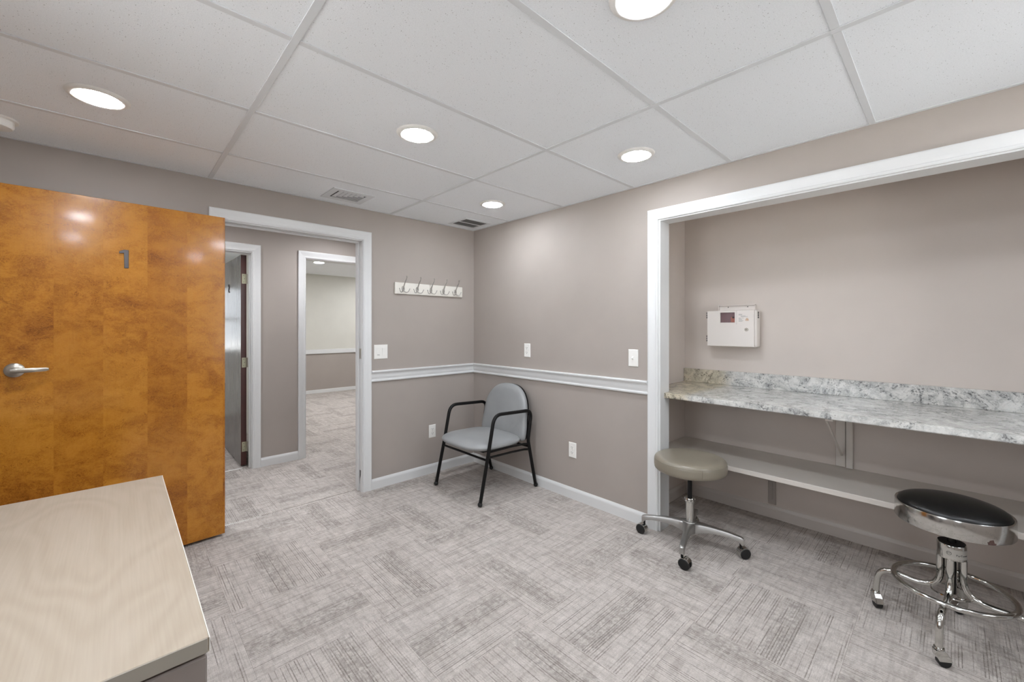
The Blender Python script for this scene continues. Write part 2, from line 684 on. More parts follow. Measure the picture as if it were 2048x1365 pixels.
# ------------------------------------------------------------------ setting: room shell
XL, YF = -3.30, -4.30           # left wall face, front wall face
T = 0.12                        # wall thickness
XB = 0.745                      # closet back wall face
YC = -1.752                     # closet end wall face
YJ = -1.925                     # closet opening jamb face
YJ2 = -3.85                     # its far jamb
ZO = 1.992                      # head of every opening
YH = 1.234                      # hallway far wall face
Y3, H3 = 5.35, 2.335            # far room: far wall face, ceiling
DX0, DX1 = -2.035, -1.122       # doorway of this room
O2 = (-2.46, -1.630)            # doorway with the dark door
O3 = (-1.158, -0.30)            # open doorway to the far room
Y2 = 4.20                       # window wall of the room behind the dark door

bm = BM()
box(bm, (XL - T, YF - T, -0.1), (XB + T, T / 2, -0.006))
box(bm, (-3.6, T / 2, -0.1), (1.3, YH + T / 2, -0.006))
box(bm, (-4.2, YH + T / 2, -0.1), (2.7, Y3 + T, -0.006))
floor = struct('floor', bm, M['carpet'], 'grey patterned loop carpet laid as quarter-turned square tiles', 'floor')

# carpet tiles, one object each (two shared meshes are enough: whole tile, cut tile by clipping)
TS = 0.495
TX0, TY0 = -2.145, -0.935


def carpet_piece(cx, cy, x0, x1, y0, y1, turn, cache={}):
    g = 0.0002
    lo = (x0 - cx + g, y0 - cy + g)
    hi = (x1 - cx - g, y1 - cy - g)
    if turn:
        lo, hi = (lo[1], -hi[0]), (hi[1], -lo[0])
    key = tuple(round(v, 3) for v in lo + hi)
    if key not in cache:
        b = BM()
        box(b, (lo[0], lo[1], -0.006), (hi[0], hi[1], 0.0), 0.0004)
        me = bpy.data.meshes.new('carpet_tile')
        bmesh.ops.recalc_face_normals(b, faces=b.faces)
        b.to_mesh(me)
        b.free()
        me.materials.append(M['carpet'])
        cache[key] = me
    o = bpy.data.objects.new('carpet_tile', cache[key])
    C.objects.link(o)
    o.parent = floor
    o.location = (cx, cy, 0)
    if turn:
        o.rotation_euler = (0, 0, PI / 2)
    return o


regions = [  # x0, x1, y0, y1 of carpeted areas
    (XL, 0.0, -4.30, 0.0), (0.0, T, YJ2, YJ), (T, XB, YJ2, YC), (DX0, DX1, 0.0, 0.080), (-3.4, 1.1, 0.088, YH),
    (O2[0], O2[1], YH, 1.300), (-3.9, -1.42, 1.314, Y2), (O3[0], O3[1], YH, YH + T), (-1.25, 2.4, YH + T, Y3)]
for (rx0, rx1, ry0, ry1) in regions:
    i0 = math.floor((rx0 - TX0) / TS)
    i1 = math.ceil((rx1 - TX0) / TS)
    j0 = math.floor((ry0 - TY0) / TS)
    j1 = math.ceil((ry1 - TY0) / TS)
    for i in range(i0, i1):
        for j in range(j0, j1):
            x0, x1 = max(rx0, TX0 + i * TS), min(rx1, TX0 + (i + 1) * TS)
            y0, y1 = max(ry0, TY0 + j * TS), min(ry1, TY0 + (j + 1) * TS)
            if x1 - x0 < 0.004 or y1 - y0 < 0.004:
                continue
            carpet_piece(TX0 + (i + .5) * TS, TY0 + (j + .5) * TS, x0, x1, y0, y1, (i + j) % 2)

# walls
bm = BM()
box(bm, (XL - T, 0, 0), (DX0 - 0.018, T, H + 0.1))
box(bm, (DX1 + 0.018, 0, 0), (0.0, T, H + 0.1))
box(bm, (DX0 - 0.018, 0, ZO + 0.018), (DX1 + 0.018, T, H + 0.1))
struct('wall_back', bm, M['wall'])
bm = BM()
box(bm, (0, YJ + 0.018, 0), (T, T, H + 0.1))
box(bm, (0, YJ2 - 0.018, ZO + 0.018), (T, YJ + 0.018, H + 0.1))
box(bm, (0, YF - T, 0), (T, YJ2 - 0.018, H + 0.1))
struct('wall_right', bm, M['wall'])
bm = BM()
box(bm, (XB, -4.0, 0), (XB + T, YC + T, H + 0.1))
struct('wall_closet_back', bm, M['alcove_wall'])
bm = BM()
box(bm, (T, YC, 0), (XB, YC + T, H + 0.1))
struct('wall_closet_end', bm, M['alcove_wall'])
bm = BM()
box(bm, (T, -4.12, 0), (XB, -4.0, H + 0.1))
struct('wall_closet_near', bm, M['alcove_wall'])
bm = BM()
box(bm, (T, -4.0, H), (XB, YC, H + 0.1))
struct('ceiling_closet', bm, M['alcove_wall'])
FW = ((-4.16, -3.60), (-2.62, -1.66))      # two unseen windows added in the left wall to brighten the ceiling
FZ0, FZ1 = 0.80, 2.08
bm = BM()
box(bm, (XL - T, YF, 0), (XL, FW[0][0], H + 0.1))
box(bm, (XL - T, FW[0][1], FZ0), (XL, FW[1][0], FZ1))
box(bm, (XL - T, FW[1][1], 0), (XL, 0, H + 0.1))
box(bm, (XL - T, FW[0][0], 0), (XL, FW[1][1], FZ0))
box(bm, (XL - T, FW[0][0], FZ1), (XL, FW[1][1], H + 0.1))
struct('wall_left', bm, M['wall'])
bm = BM()
F0, F1 = -0.95, -0.20                  # unseen window added behind the camera as extra fill light
box(bm, (XL - T, YF - T, 0), (F0, YF, H + 0.1))
box(bm, (F1, YF - T, 0), (0, YF, H + 0.1))
box(bm, (F0, YF - T, 0), (F1, YF, FZ0))
box(bm, (F0, YF - T, FZ1), (F1, YF, H + 0.1))
struct('wall_front', bm, M['wall'])


def window_frame(n, a0, a1, z0, z1, f, axis, inward):
    """sash window; axis 'y': lies in a wall of constant y (a = x), axis 'x': constant x (a = y)."""
    zm = (z0 + z1) / 2

    def bb(b, alo, flo, zlo, ahi, fhi, zhi):
        if axis == 'y':
            box(b, (alo, flo, zlo), (ahi, fhi, zhi))
        else:
            box(b, (flo, alo, zlo), (fhi, ahi, zhi))
    b = BM()
    bb(b, a0, f - 0.03, z0, a0 + 0.045, f + 0.03, z1)
    bb(b, a1 - 0.045, f - 0.03, z0, a1, f + 0.03, z1)
    bb(b, a0 + 0.045, f - 0.03, z0, a1 - 0.045, f + 0.03, z0 + 0.045)
    bb(b, a0 + 0.045, f - 0.03, z1 - 0.045, a1 - 0.045, f + 0.03, z1)
    bb(b, a0 + 0.045, f - 0.02, zm - 0.02, a1 - 0.045, f + 0.02, zm + 0.02)
    w = struct('window_%d' % n, b, M['trim'])
    for za, zb in ((z0 + 0.045, zm - 0.02), (zm + 0.02, z1 - 0.045)):
        b = BM()
        bb(b, a0 + 0.045, f - 0.002, za, a1 - 0.045, f + 0.002, zb)
        obj('pane', b, M['window_glass'], w)
    # sky portal: only tells the renderer where daylight comes in
    pl = bpy.data.lights.new('daylight_portal', 'AREA')
    pl.shape = 'RECTANGLE'
    pl.size, pl.size_y = a1 - a0, z1 - z0
    pl.cycles.is_portal = True
    po = bpy.data.objects.new('daylight_portal', pl)
    C.objects.link(po)
    fo = f - inward * 0.05
    am = (a0 + a1) / 2
    po.location = (am, fo, zm) if axis == 'y' else (fo, am, zm)
    d = Vector((0, inward, 0)) if axis == 'y' else Vector((inward, 0, 0))
    po.rotation_euler = d.to_track_quat('-Z', 'Y').to_euler()
    return w


window_frame(2, FW[0][0], FW[0][1], FZ0, FZ1, XL - 0.06, 'x', 1)  # this and the next two are added fill windows
window_frame(3, FW[1][0], FW[1][1], FZ0, FZ1, XL - 0.06, 'x', 1)
window_frame(4, F0, F1, FZ0, FZ1, YF - 0.06, 'y', 1)
bm = BM()
box(bm, (XL - T - 0.01, -45, -0.35), (40, YF - T - 0.02, -0.25))
struct('bounce_ground_front', bm, plain('bounce_paving_front', (222, 221, 218), 0.9, var=0.05))  # unseen pale ground added to bounce daylight in through the window
bm = BM()
box(bm, (-45, -45, -0.35), (XL - T - 0.02, 1.2, -0.25))
struct('bounce_ground_left', bm, plain('bounce_paving', (222, 221, 218), 0.9, var=0.05))  # unseen pale ground added to throw sun and sky up at the ceiling
bm = BM()
box(bm, (-40, Y2 + T + 1.4, -0.35), (40, 45, -0.25))
struct('ground_back', bm, plain('pale_paving_back', (222, 221, 218), 0.9, var=0.05))
# hallway
bm = BM()
for a, b in ((-3.6, O2[0] - 0.018), (O2[1] + 0.018, O3[0] - 0.018), (O3[1] + 0.018, 1.3)):
    box(bm, (a, YH, 0), (b, YH + T, H + 0.2))
for a, b in (O2, O3):
    box(bm, (a - 0.018, YH, ZO + 0.018), (b + 0.018, YH + T, H + 0.2))
struct('wall_hallway', bm, M['wall'])
bm = BM()
box(bm, (-3.6, T, 0), (-3.4, YH, H + 0.1))
box(bm, (1.1, T, 0), (1.3, YH, H + 0.1))
box(bm, (T, 0.0, 0), (1.3, T, H + 0.1))
struct('wall_hallway_ends', bm, M['wall'])
bm = BM()
box(bm, (-3.6, T, H), (1.3, YH, H + 0.1))
struct('ceiling_hallway', bm, M['tile'])
# far room
bm = BM()
box(bm, (-1.25, Y3, 0), (2.5, Y3 + T, 0.80))
struct('wall_far_lower', bm, M['wall'])
bm = BM()
box(bm, (-1.25, Y3, 0.80), (2.5, Y3 + T, H3 + 0.1))
struct('wall_far_upper', bm, M['cream_wall'])
bm = BM()
box(bm, (2.4, YH + T, 0), (2.5, Y3, H3 + 0.1))
struct('wall_far_right', bm, M['cream_wall'])
bm = BM()
box(bm, (-1.37, YH + T, 0), (-1.25, Y3, H3 + 0.1))
struct('wall_partition', bm, M['cream_wall'])
bm = BM()
box(bm, (-1.25, YH + T, H3), (2.5, Y3, H3 + 0.1))
struct('ceiling_far', bm, M['tile'])
bm = BM()
box(bm, (-1.25, Y3 - 0.022, 0.775), (2.4, Y3, 0.86), 0.004)
struct('trim_5', bm, M['trim'], 'white chair rail on the far wall seen through the open doorway', 'trim')
bm = BM()
box(bm, (-1.25, Y3 - 0.014, 0), (2.4, Y3, 0.07), 0.004)
struct('baseboard_far', bm, M['trim'])
# room behind the dark door, with its window
bm = BM()
W0, W1, WZ0, WZ1 = -2.75, -1.75, 0.92, 1.92
box(bm, (-4.1, Y2, 0), (W0, Y2 + T, H + 0.1))
box(bm, (W1, Y2, 0), (-1.37, Y2 + T, H + 0.1))
box(bm, (W0, Y2, 0), (W1, Y2 + T, WZ0))
box(bm, (W0, Y2, WZ1), (W1, Y2 + T, H + 0.1))
box(bm, (-4.1, YH + T, 0), (-3.9, Y2, H + 0.1))
struct('wall_window', bm, M['white_wall'])
bm = BM()
box(bm, (-4.1, YH + T, H), (-1.37, Y2, H + 0.1))
struct('ceiling_window_room', bm, M['tile'])
w1 = window_frame(1, W0, W1, WZ0, WZ1, Y2 + 0.05, 'y', -1)
scr = Mat('grey_dimming_screen', (120, 122, 124), 0.8)  # unseen mesh added to dim the window's reflection in the dark door
tr_ = scr.n('ShaderNodeBsdfTransparent')
mx_ = scr.n('ShaderNodeMixShader')
mx_.inputs[0].default_value = 0.40
scr.l(tr_.outputs[0], mx_.inputs[1])
scr.l(scr.b.outputs[0], mx_.inputs[2])
out_ = [nd for nd in scr.t.nodes if nd.type == 'OUTPUT_MATERIAL'][0]
scr.l(mx_.outputs[0], out_.inputs[0])
bm = BM()
box(bm, (W0 + 0.02, Y2 + 0.084, WZ0 + 0.02), (W1 - 0.02, Y2 + 0.085, WZ1 - 0.02))
obj('dimming_screen', bm, scr.m, w1)


bm = BM()
box(bm, (-4.2, YF - T, H + 0.30), (2.7, Y3 + T, H + 0.45))
box(bm, (XB + T, YF - T, -0.1), (XB + T + 0.1, T, H + 0.30))
box(bm, (-4.2, Y3 + T, H + 0.0), (2.7, Y3 + T + 0.1, H + 0.30))
box(bm, (1.3, T - 0.1, -0.1), (1.4, YH + T, H + 0.30))
box(bm, (2.5, YH + T, -0.1), (2.6, Y3 + T, H + 0.30))
box(bm, (XB + T, T - 0.1, -0.1), (1.4, T, H + 0.30))
box(bm, (1.3, YH, -0.1), (2.6, YH + T, H + 0.30))
struct('sun_block_shell', bm, M['white_wall'])  # unseen outer shell added so sunlight cannot leak into the rooms

# ------------------------------------------------------------------ trim
CAS = [(0, 0), (0, 0.010), (0.006, 0.013), (0.012, 0.013), (0.016, 0.011), (0.030, 0.013), (0.046, 0.0165),
       (0.058, 0.0185), (0.064, 0.0185), (0.068, 0.016), (0.068, 0)]


def casing_frame(bm, a0, a1, top, plane, face, outward, legs=(True, True)):
    """mitred casing round an opening. plane 'y' (opening along x, wall face y=face) or 'x'."""
    path = [(a0, 0.0, -1, 0), (a0, top, -1, 1), (a1, top, 1, 1), (a1, 0.0, 1, 0)]
    rings = []
    for a, z, sa, sz in path:
        rg = []
        for w, d in CAS:
            ra, rz, rd = a + sa * w, z + sz * w, face + outward * d
            rg.append((ra, rd, rz) if plane == 'y' else (rd, ra, rz))
        rings.append(rg)
    if not legs[1]:
        rings = rings[:3]
        last = []
        for w, d in CAS:
            last.append((a1, face + outward * d, top + w) if plane == 'y' else (face + outward * d, a1, top + w))
        rings[2] = last
    loft(bm, rings)


def jamb(bm, a0, a1, top, plane, f0, f1, stop=None):
    t = 0.018

    def B(lo, hi, bev=0.0):
        if plane == 'y':
            box(bm, (lo[0], lo[1], lo[2]), (hi[0], hi[1], hi[2]), bev)
        else:
            box(bm, (lo[1], lo[0], lo[2]), (hi[1], hi[0], hi[2]), bev)
    B((a0 - t, f0, 0), (a0, f1, top + t))
    B((a1, f0, 0), (a1 + t, f1, top + t))
    B((a0, f0, top), (a1, f1, top + t))
    if stop:
        s0, s1 = stop
        B((a0, s0, 0), (a0 + 0.011, s1, top), 0.002)
        B((a1 - 0.011, s0, 0), (a1, s1, top), 0.002)
        B((a0 + 0.011, s0, top - 0.011), (a1 - 0.011, s1, top), 0.002)


bm = BM()
casing_frame(bm, DX0 - 0.006, DX1 + 0.006, ZO + 0.006, 'y', 0.0, -1)
casing_frame(bm, DX0 - 0.006, DX1 + 0.006, ZO + 0.006, 'y', T, 1)
jamb(bm, DX0, DX1, ZO, 'y', 0.0, T, (0.050, 0.085))
fr = struct('trim_1', bm, M['trim'], 'white door casing and jamb of the doorway out of this room', 'door frame')
bm = BM()
box(bm, (DX1 - 0.0015, 0.012, 1.058), (DX1, 0.045, 1.138))
sp_ = obj('strike_plate', bm, M['nickel'], fr)
sp_['label'] = 'satin metal strike plate on the jamb'
bm = BM()
prism(bm, [(0.018, 0.17), (0.040, 0.17), (0.040, 0.06), (0.034, 0.10), (0.020, 0.13)], 'x', DX1 - 0.0012, DX1)
bmesh.ops.translate(bm, vec=(0, -0.002, 0), verts=bm.verts)
cp_ = obj('worn_patch', bm, M['graphite'], fr)
cp_['label'] = 'grey bare patch low on the jamb'

bm = BM()
casing_frame(bm, O2[0] - 0.006, O2[1] + 0.006, ZO + 0.010, 'y', YH, -1)
jamb(bm, O2[0], O2[1], ZO, 'y', YH, YH + T, (YH + 0.035, YH + 0.070))
struct('trim_2', bm, M['trim'], 'white casing and jamb around the half hidden dark hallway door', 'door frame')
bm = BM()
casing_frame(bm, O3[0] - 0.006, O3[1] + 0.006, ZO + 0.006, 'y', YH, -1)
jamb(bm, O3[0], O3[1], ZO, 'y', YH, YH + T)
struct('trim_3', bm, M['trim'], 'white casing of the open doorway to the far room', 'door frame')
bm = BM()
casing_frame(bm, YJ2 - 0.008, YJ + 0.012, ZO + 0.008, 'x', 0.0, -1)
jamb(bm, YJ2, YJ, ZO, 'x', 0.0, T)
struct('trim_4', bm, M['trim'], 'white casing and jamb framing the counter alcove', 'alcove frame')

RAIL = [(0, 0.867), (0.012, 0.867), (0.016, 0.872), (0.016, 0.880), (0.010, 0.885), (0.010, 0.890), (0.014, 0.905), (0.014, 0.925),
        (0.018, 0.935), (0.024, 0.940), (0.030, 0.944), (0.032, 0.952), (0.028, 0.958), (0, 0.958)]
BASE = [(0, 0.0), (0.013, 0.0), (0.013, 0.062), (0.011, 0.070), (0.007, 0.078), (0.004, 0.083), (0, 0.083)]


def run_y(bm, prof, y, out, x0, x1, m0=0, m1=0):
    """profile run along x on wall face y; mitre ends: m=1 shortens by depth (inner corner)."""
    A = [(x0 + m0 * d, y + out * d, z) for d, z in prof]
    B = [(x1 - m1 * d, y + out * d, z) for d, z in prof]
    loft(bm, [A, B])


def run_x(bm, prof, x, out, y0, y1, m0=0, m1=0):
    A = [(x + out * d, y0 + m0 * d, z) for d, z in prof]
    B = [(x + out * d, y1 - m1 * d, z) for d, z in prof]
    loft(bm, [A, B])


cas_r = DX1 + 0.006 + 0.068
cas_l = DX0 - 0.006 - 0.068
cas_c = YJ + 0.012 + 0.068
bm = BM()
run_y(bm, RAIL, 0, -1, cas_r, 0.0, 0, 1)
struct('trim_6', bm, M['trim'], 'white moulded chair rail between the doorway and the room corner', 'chair rail')
bm = BM()
run_x(bm, RAIL, 0, -1, cas_c, 0.0, 0, 1)
struct('trim_7', bm, M['trim'], 'white moulded chair rail from the room corner to the alcove', 'chair rail')
bm = BM()
run_y(bm, RAIL, 0, -1, XL, cas_l, 1, 0)
struct('trim_8', bm, M['trim'], 'white chair rail behind the open wooden door', 'chair rail')
bm = BM()
run_y(bm, BASE, 0, -1, cas_r, 0.0, 0, 1)
run_y(bm, BASE, 0, -1, XL, cas_l, 1, 0)
struct('baseboard_back', bm, M['trim'])
bm = BM()
run_x(bm, BASE, 0, -1, cas_c, 0.0, 0, 1)
struct('baseboard_right', bm, M['trim'])
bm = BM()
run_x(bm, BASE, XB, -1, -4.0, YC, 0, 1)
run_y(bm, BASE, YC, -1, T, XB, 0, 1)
struct('baseboard_closet', bm, plain('closet_baseboard_tone', (190, 182, 175), 0.4))  # closet baseboard toned darker than the white trim
bm = BM()
run_y(bm, BASE, YH, -1, O2[1] + 0.074, O3[0] - 0.074)
run_y(bm, BASE, YH, -1, -3.4, O2[0] - 0.074)
run_y(bm, BASE, YH, -1, O3[1] + 0.074, 1.1)
struct('baseboard_hallway', bm, M['trim'])
bm = BM()
box(bm, (O2[0] + 0.012, 1.300, -0.006), (O2[1] - 0.06, 1.314, 0.003), 0.001)
struct('trim_9', bm, M['seam'], 'thin bright threshold strip under the dark hallway door', 'threshold')
bm = BM()
prism(bm, [(DX0, 0.080), (-1.80, 0.0835), (-1.80, 0.0845), (DX0, 0.088)], 'z', -0.006, 0.0015)
struct('trim_10', bm, M['seam'], 'thin pale seam strip in the carpet beside the wooden door', 'threshold')

# ------------------------------------------------------------------ suspended ceiling
bm = BM()
box(bm, (XL - T, YF - T, H + 0.09), (T, T, H + 0.14))
ceiling = struct('ceiling', bm, M['tee'], 'white suspended ceiling of speckled panels in a tee grid', 'ceiling')
GX, GY = 1.2192, 0.6096
XG, YG = -0.8836, -0.5194
xs = [0.0]
v = XG
while v > XL + 0.02:
    xs.append(v)
    v -= GX
xs.append(XL)
ys = [0.0]
v = YG
while v > YF + 0.02:
    ys.append(v)
    v -= GY
ys.append(YF)
tile_cache = {}
for i in range(len(xs) - 1):
    for j in range(len(ys) - 1):
        x1, x0, y1, y0 = xs[i], xs[i + 1], ys[j], ys[j + 1]
        key = (round(x1 - x0, 3), round(y1 - y0, 3))
        if key not in tile_cache:
            b = BM()
            hx, hy = (x1 - x0) / 2 - 0.004, (y1 - y0) / 2 - 0.004
            box(b, (-hx, -hy, 0.0), (hx, hy, 0.014), 0.0012)
            bmesh.ops.recalc_face_normals(b, faces=b.faces)
            me = bpy.data.meshes.new('ceiling_panel')
            b.to_mesh(me)
            b.free()
            me.materials.append(M['tile'])
            tile_cache[key] = me
        o = bpy.data.objects.new('ceiling_panel', tile_cache[key])
        C.objects.link(o)
        o.parent = ceiling
        o.location = ((x0 + x1) / 2, (y0 + y1) / 2, H + 0.0005)
TW = 0.012
for x in xs[1:-1]:
    bm = BM()
    box(bm, (x - TW, YF + 0.02, H - 0.0035), (x + TW, -0.02, H), 0.0006)
    box(bm, (x - 0.003, YF + 0.02, H), (x + 0.003, -0.02, H + 0.04))
    obj('ceiling_tee', bm, M['tee'], ceiling)
for i in range(len(xs) - 1):
    for y in ys[1:-1]:
        a, b_ = xs[i + 1], xs[i]
        a += 0.02 if i == len(xs) - 2 else TW + 0.0006
        b_ -= 0.02 if i == 0 else TW + 0.0006
        bm = BM()
        box(bm, (a, y - TW, H - 0.003), (b_, y + TW, H), 0.0006)
        obj('ceiling_tee', bm, M['tee'], ceiling)
for lo, hi in (((XL, -0.02), (0, 0)), ((XL, YF), (0, YF + 0.02)), ((-0.02, YF + 0.02), (0, -0.02)), ((XL, YF + 0.02), (XL + 0.02, -0.02))):
    bm = BM()
    box(bm, (lo[0], lo[1], H - 0.003), (hi[0], hi[1], H), 0.0006)
    obj('wall_angle', bm, M['tee'], ceiling)


# ------------------------------------------------------------------ ceiling lights
def make_light(lens_mat):
    t = thing('ceiling_light', '', 'ceiling light')
    b = BM()
    lathe(b, [(0.0705, -0.004), (0.073, -0.009), (0.080, -0.0105), (0.090, -0.008), (0.0965, -0.003), (0.098, 0.0), (0.0705, 0.0), (0.0705, -0.004)], 48)
    obj('trim_ring', b, M['plastic'], t, smooth=True, world=False)
    b = BM()
    lathe(b, [(0.0, -0.0150), (0.03, -0.0148), (0.055, -0.0138), (0.066, -0.0122), (0.0702, -0.0095), (0.0702, -0.001), (0.0, -0.001)], 48)
    l_ = obj('lens', b, lens_mat, t, smooth=True, world=False)
    l_['label'] = 'glowing frosted lens'
    return t


lights = [
    (-2.58, -0.825, 'round lit ceiling light above the wooden door, leftmost of the lit ones'),
    (-1.470, -1.430, 'round lit ceiling light in the middle panel, brightest one over the open carpet'),
    (-0.480, -2.030, 'round lit ceiling light nearest the left end of the alcove casing'),
    (-0.455, -0.808, 'round lit ceiling light nearest the room corner by the dark grille'),
    (-1.445, -2.612, 'round lit ceiling light cut off by the top edge of the photo'),
    (-2.58, -2.03, 'round ceiling light over the desk, out of the picture'),
    (-1.45, -3.79, 'round ceiling light in the middle of the room behind the camera, out of the picture'),
    (-2.58, -3.24, 'round ceiling light in the near left part of the room, out of the picture'),
    (-0.60, -4.00, 'added round ceiling light in the near right part of the room, out of the picture')]  # added unseen lamp, off the row pattern, to light the alcove
L0 = None
for i, (x, y, lab) in enumerate(lights):
    if L0 is None:
        L0 = make_light(M['lens'])
        o = L0
    else:
        o = copy_tree(L0)
    o.location = (x, y, H)
    o['label'] = lab
    o['group'] = 'round ceiling lights of the room'
M['lens_far'] = mat_emit('lit_lens_far', (248, 250, 255), FAR_LENS)
far = make_light(M['lens_far'])
far.location = (-0.21, 3.69, H3)
far['label'] = 'round ceiling light in the far room seen through two doorways'
for x, y, z, lab in ((0.35, 2.15, H3, 'added second ceiling light of the far room, unseen beyond the doorway'),  # added lamp, set close to the doorway to brighten the floor
                     (1.3, 4.3, H3, 'third ceiling light of the far room, near its far right'),
                     (-0.9, 0.66, H, 'hallway ceiling light above the open doorway to the far room'),
                     (-2.3, 0.66, H, 'hallway ceiling light hidden behind the wooden door'),
                     (-2.6, 2.4, H, 'ceiling light of the window room behind the dark door')):
    o = copy_tree(far) if z == H3 else copy_tree(hall_lamp) if 'hall_lamp' in globals() else make_light(M['lens_hall'])
    if z == H and 'hall_lamp' not in globals():
        hall_lamp = o
    o.location = (x, y, z)
    o['label'] = lab

# smoke detector at the left edge
t = thing('smoke_detector', 'white round smoke detector on the ceiling at the left edge', 'smoke detector', (-2.926, -0.272, H))
b = BM()
lathe(b, [(0.075, 0.0), (0.075, -0.008), (0.070, -0.010), (0.0, -0.010)], 40)
obj('base_plate', b, M['plastic'], t, smooth=True, world=False)
b = BM()
lathe(b, [(0.062, -0.010), (0.062, -0.032), (0.056, -0.040), (0.030, -0.043), (0.0, -0.044)], 40)
obj('cover', b, M['plastic'], t, smooth=True, world=False)

# supply register
vx0, vx1, vy0, vy1 = -1.475, -1.185, -0.372, -0.112
t = thing('supply_vent', 'white louvred ceiling register above the doorway', 'ceiling vent', ((vx0 + vx1) / 2, (vy0 + vy1) / 2, H))
b = BM()
w = 0.045
for lo, hi in (((vx0, vy0), (vx1, vy0 + w)), ((vx0, vy1 - w), (vx1, vy1)), ((vx0, vy0 + w), (vx0 + w, vy1 - w)), ((vx1 - w, vy0 + w), (vx1, vy1 - w))):
    box(b, (lo[0], lo[1], H - 0.006), (hi[0], hi[1], H + 0.0), 0.0015)
obj('frame', b, M['tee'], t)
b = BM()
box(b, (vx0 + w, vy0 + w, H - 0.0012), (vx1 - w, vy1 - w, H - 0.0002))
obj('duct_opening', b, M['void'], t)
# bent louvre strips in nested corner pattern
for k in range(6):
    b = BM()
    a = 0.012 + k * 0.030
    p = [(vx0 + w + a, vy0 + w + 0.004), (vx0 + w + a, vy1 - w - 0.004 - a * 0.75), (vx1 - w - 0.004, vy1 - w - 0.004 - a * 0.75)]
    q = [(x + 0.0235, y - 0.0185) for x, y in p]
    z0, z1 = H - 0.0065, H - 0.0035
    ring = []
    for (A, B_) in zip(p, q):
        ring.append([(A[0], A[1], z1), (B_[0] if A is not p[2] else A[0], B_[1] if A is not p[0] else A[1], z0),
                     (B_[0] if A is not p[2] else A[0], B_[1] if A is not p[0] else A[1], z0 + 0.0015), (A[0], A[1], z1 + 0.0015)])
    loft(b, ring)
    obj('louvre', b, M['tee'], t)

# return grille
gx0, gx1, gy0, gy1 = -0.362, -0.072, -0.350, -0.086
t = thing('return_grille', 'dark eggcrate ceiling grille with a white bar in the corner', 'ceiling vent', ((gx0 + gx1) / 2, (gy0 + gy1) / 2, H))
b = BM()
w = 0.028
for lo, hi in (((gx0, gy0), (gx1, gy0 + w)), ((gx0, gy1 - w), (gx1, gy1)), ((gx0, gy0 + w), (gx0 + w, gy1 - w)), ((gx1 - w, gy0 + w), (gx1, gy1 - w))):
    box(b, (lo[0], lo[1], H - 0.005), (hi[0], hi[1], H + 0.0), 0.0015)
obj('frame', b, M['tee'], t)
b = BM()
box(b, (gx0 + w, (gy0 + gy1) / 2 - 0.006, H - 0.005), (gx1 - w, (gy0 + gy1) / 2 + 0.006, H - 0.001))
obj('centre_bar', b, M['tee'], t)
b = BM()
box(b, (gx0 + w, gy0 + w, H - 0.0012), (gx1 - w, gy1 - w, H - 0.0002))
obj('duct_opening', b, M['void'], t)
b = BM()
n = 16
for k in range(1, n):
    x = gx0 + w + (gx1 - gx0 - 2 * w) * k / n
    for ya, yb in ((gy0 + w, (gy0 + gy1) / 2 - 0.006), ((gy0 + gy1) / 2 + 0.006, gy1 - w)):
        box(b, (x - 0.0012, ya, H - 0.004), (x + 0.0012, yb, H - 0.0012))
for k in range(1, n):
    y = gy0 + w + (gy1 - gy0 - 2 * w) * k / n
    if abs(y - (gy0 + gy1) / 2) > 0.008:
        box(b, (gx0 + w, y - 0.0012, H - 0.0039), (gx1 - w, y + 0.0012, H - 0.0013))
eg = obj('eggcrate', b, plain('grey_grille', (112, 111, 110), 0.6), t)
eg['kind'] = 'stuff'

# ------------------------------------------------------------------ wooden door 1 (open flat against the back wall)
DA, DB, DY0, DY1, DZ0, DZ1 = -2.950, -2.037, -0.075, -0.031, 0.018, 1.996
bm = BM()
box(bm, (DA, DY0, DZ0), (DB, DY1, DZ1), 0.0015)
DPIV = Vector((DB, DY1, 0.0))
bmesh.ops.translate(bm, vec=-DPIV, verts=bm.verts)
door = struct('door_1', bm, M['door'], 'glossy amber veneered wooden door with a metal numeral 1, open against the wall', 'door')
door.location = DPIV
# numeral 1
bm = BM()
prism(bm, [(0.026, -0.05), (0.026, 0.05), (0.008, 0.05), (-0.012, 0.040), (-0.012, 0.028), (0.008, 0.034), (0.008, -0.05)], 'y', 0, 0.007)
bmesh.ops.bevel(bm, geom=list(bm.edges), offset=0.0012, segments=1, affect='EDGES')
bmesh.ops.translate(bm, vec=(-2.508, DY0 - 0.007, 1.684), verts=bm.verts)
nm = obj('numeral', bm, M['graphite'], door)
nm['label'] = 'dark metal house numeral 1'
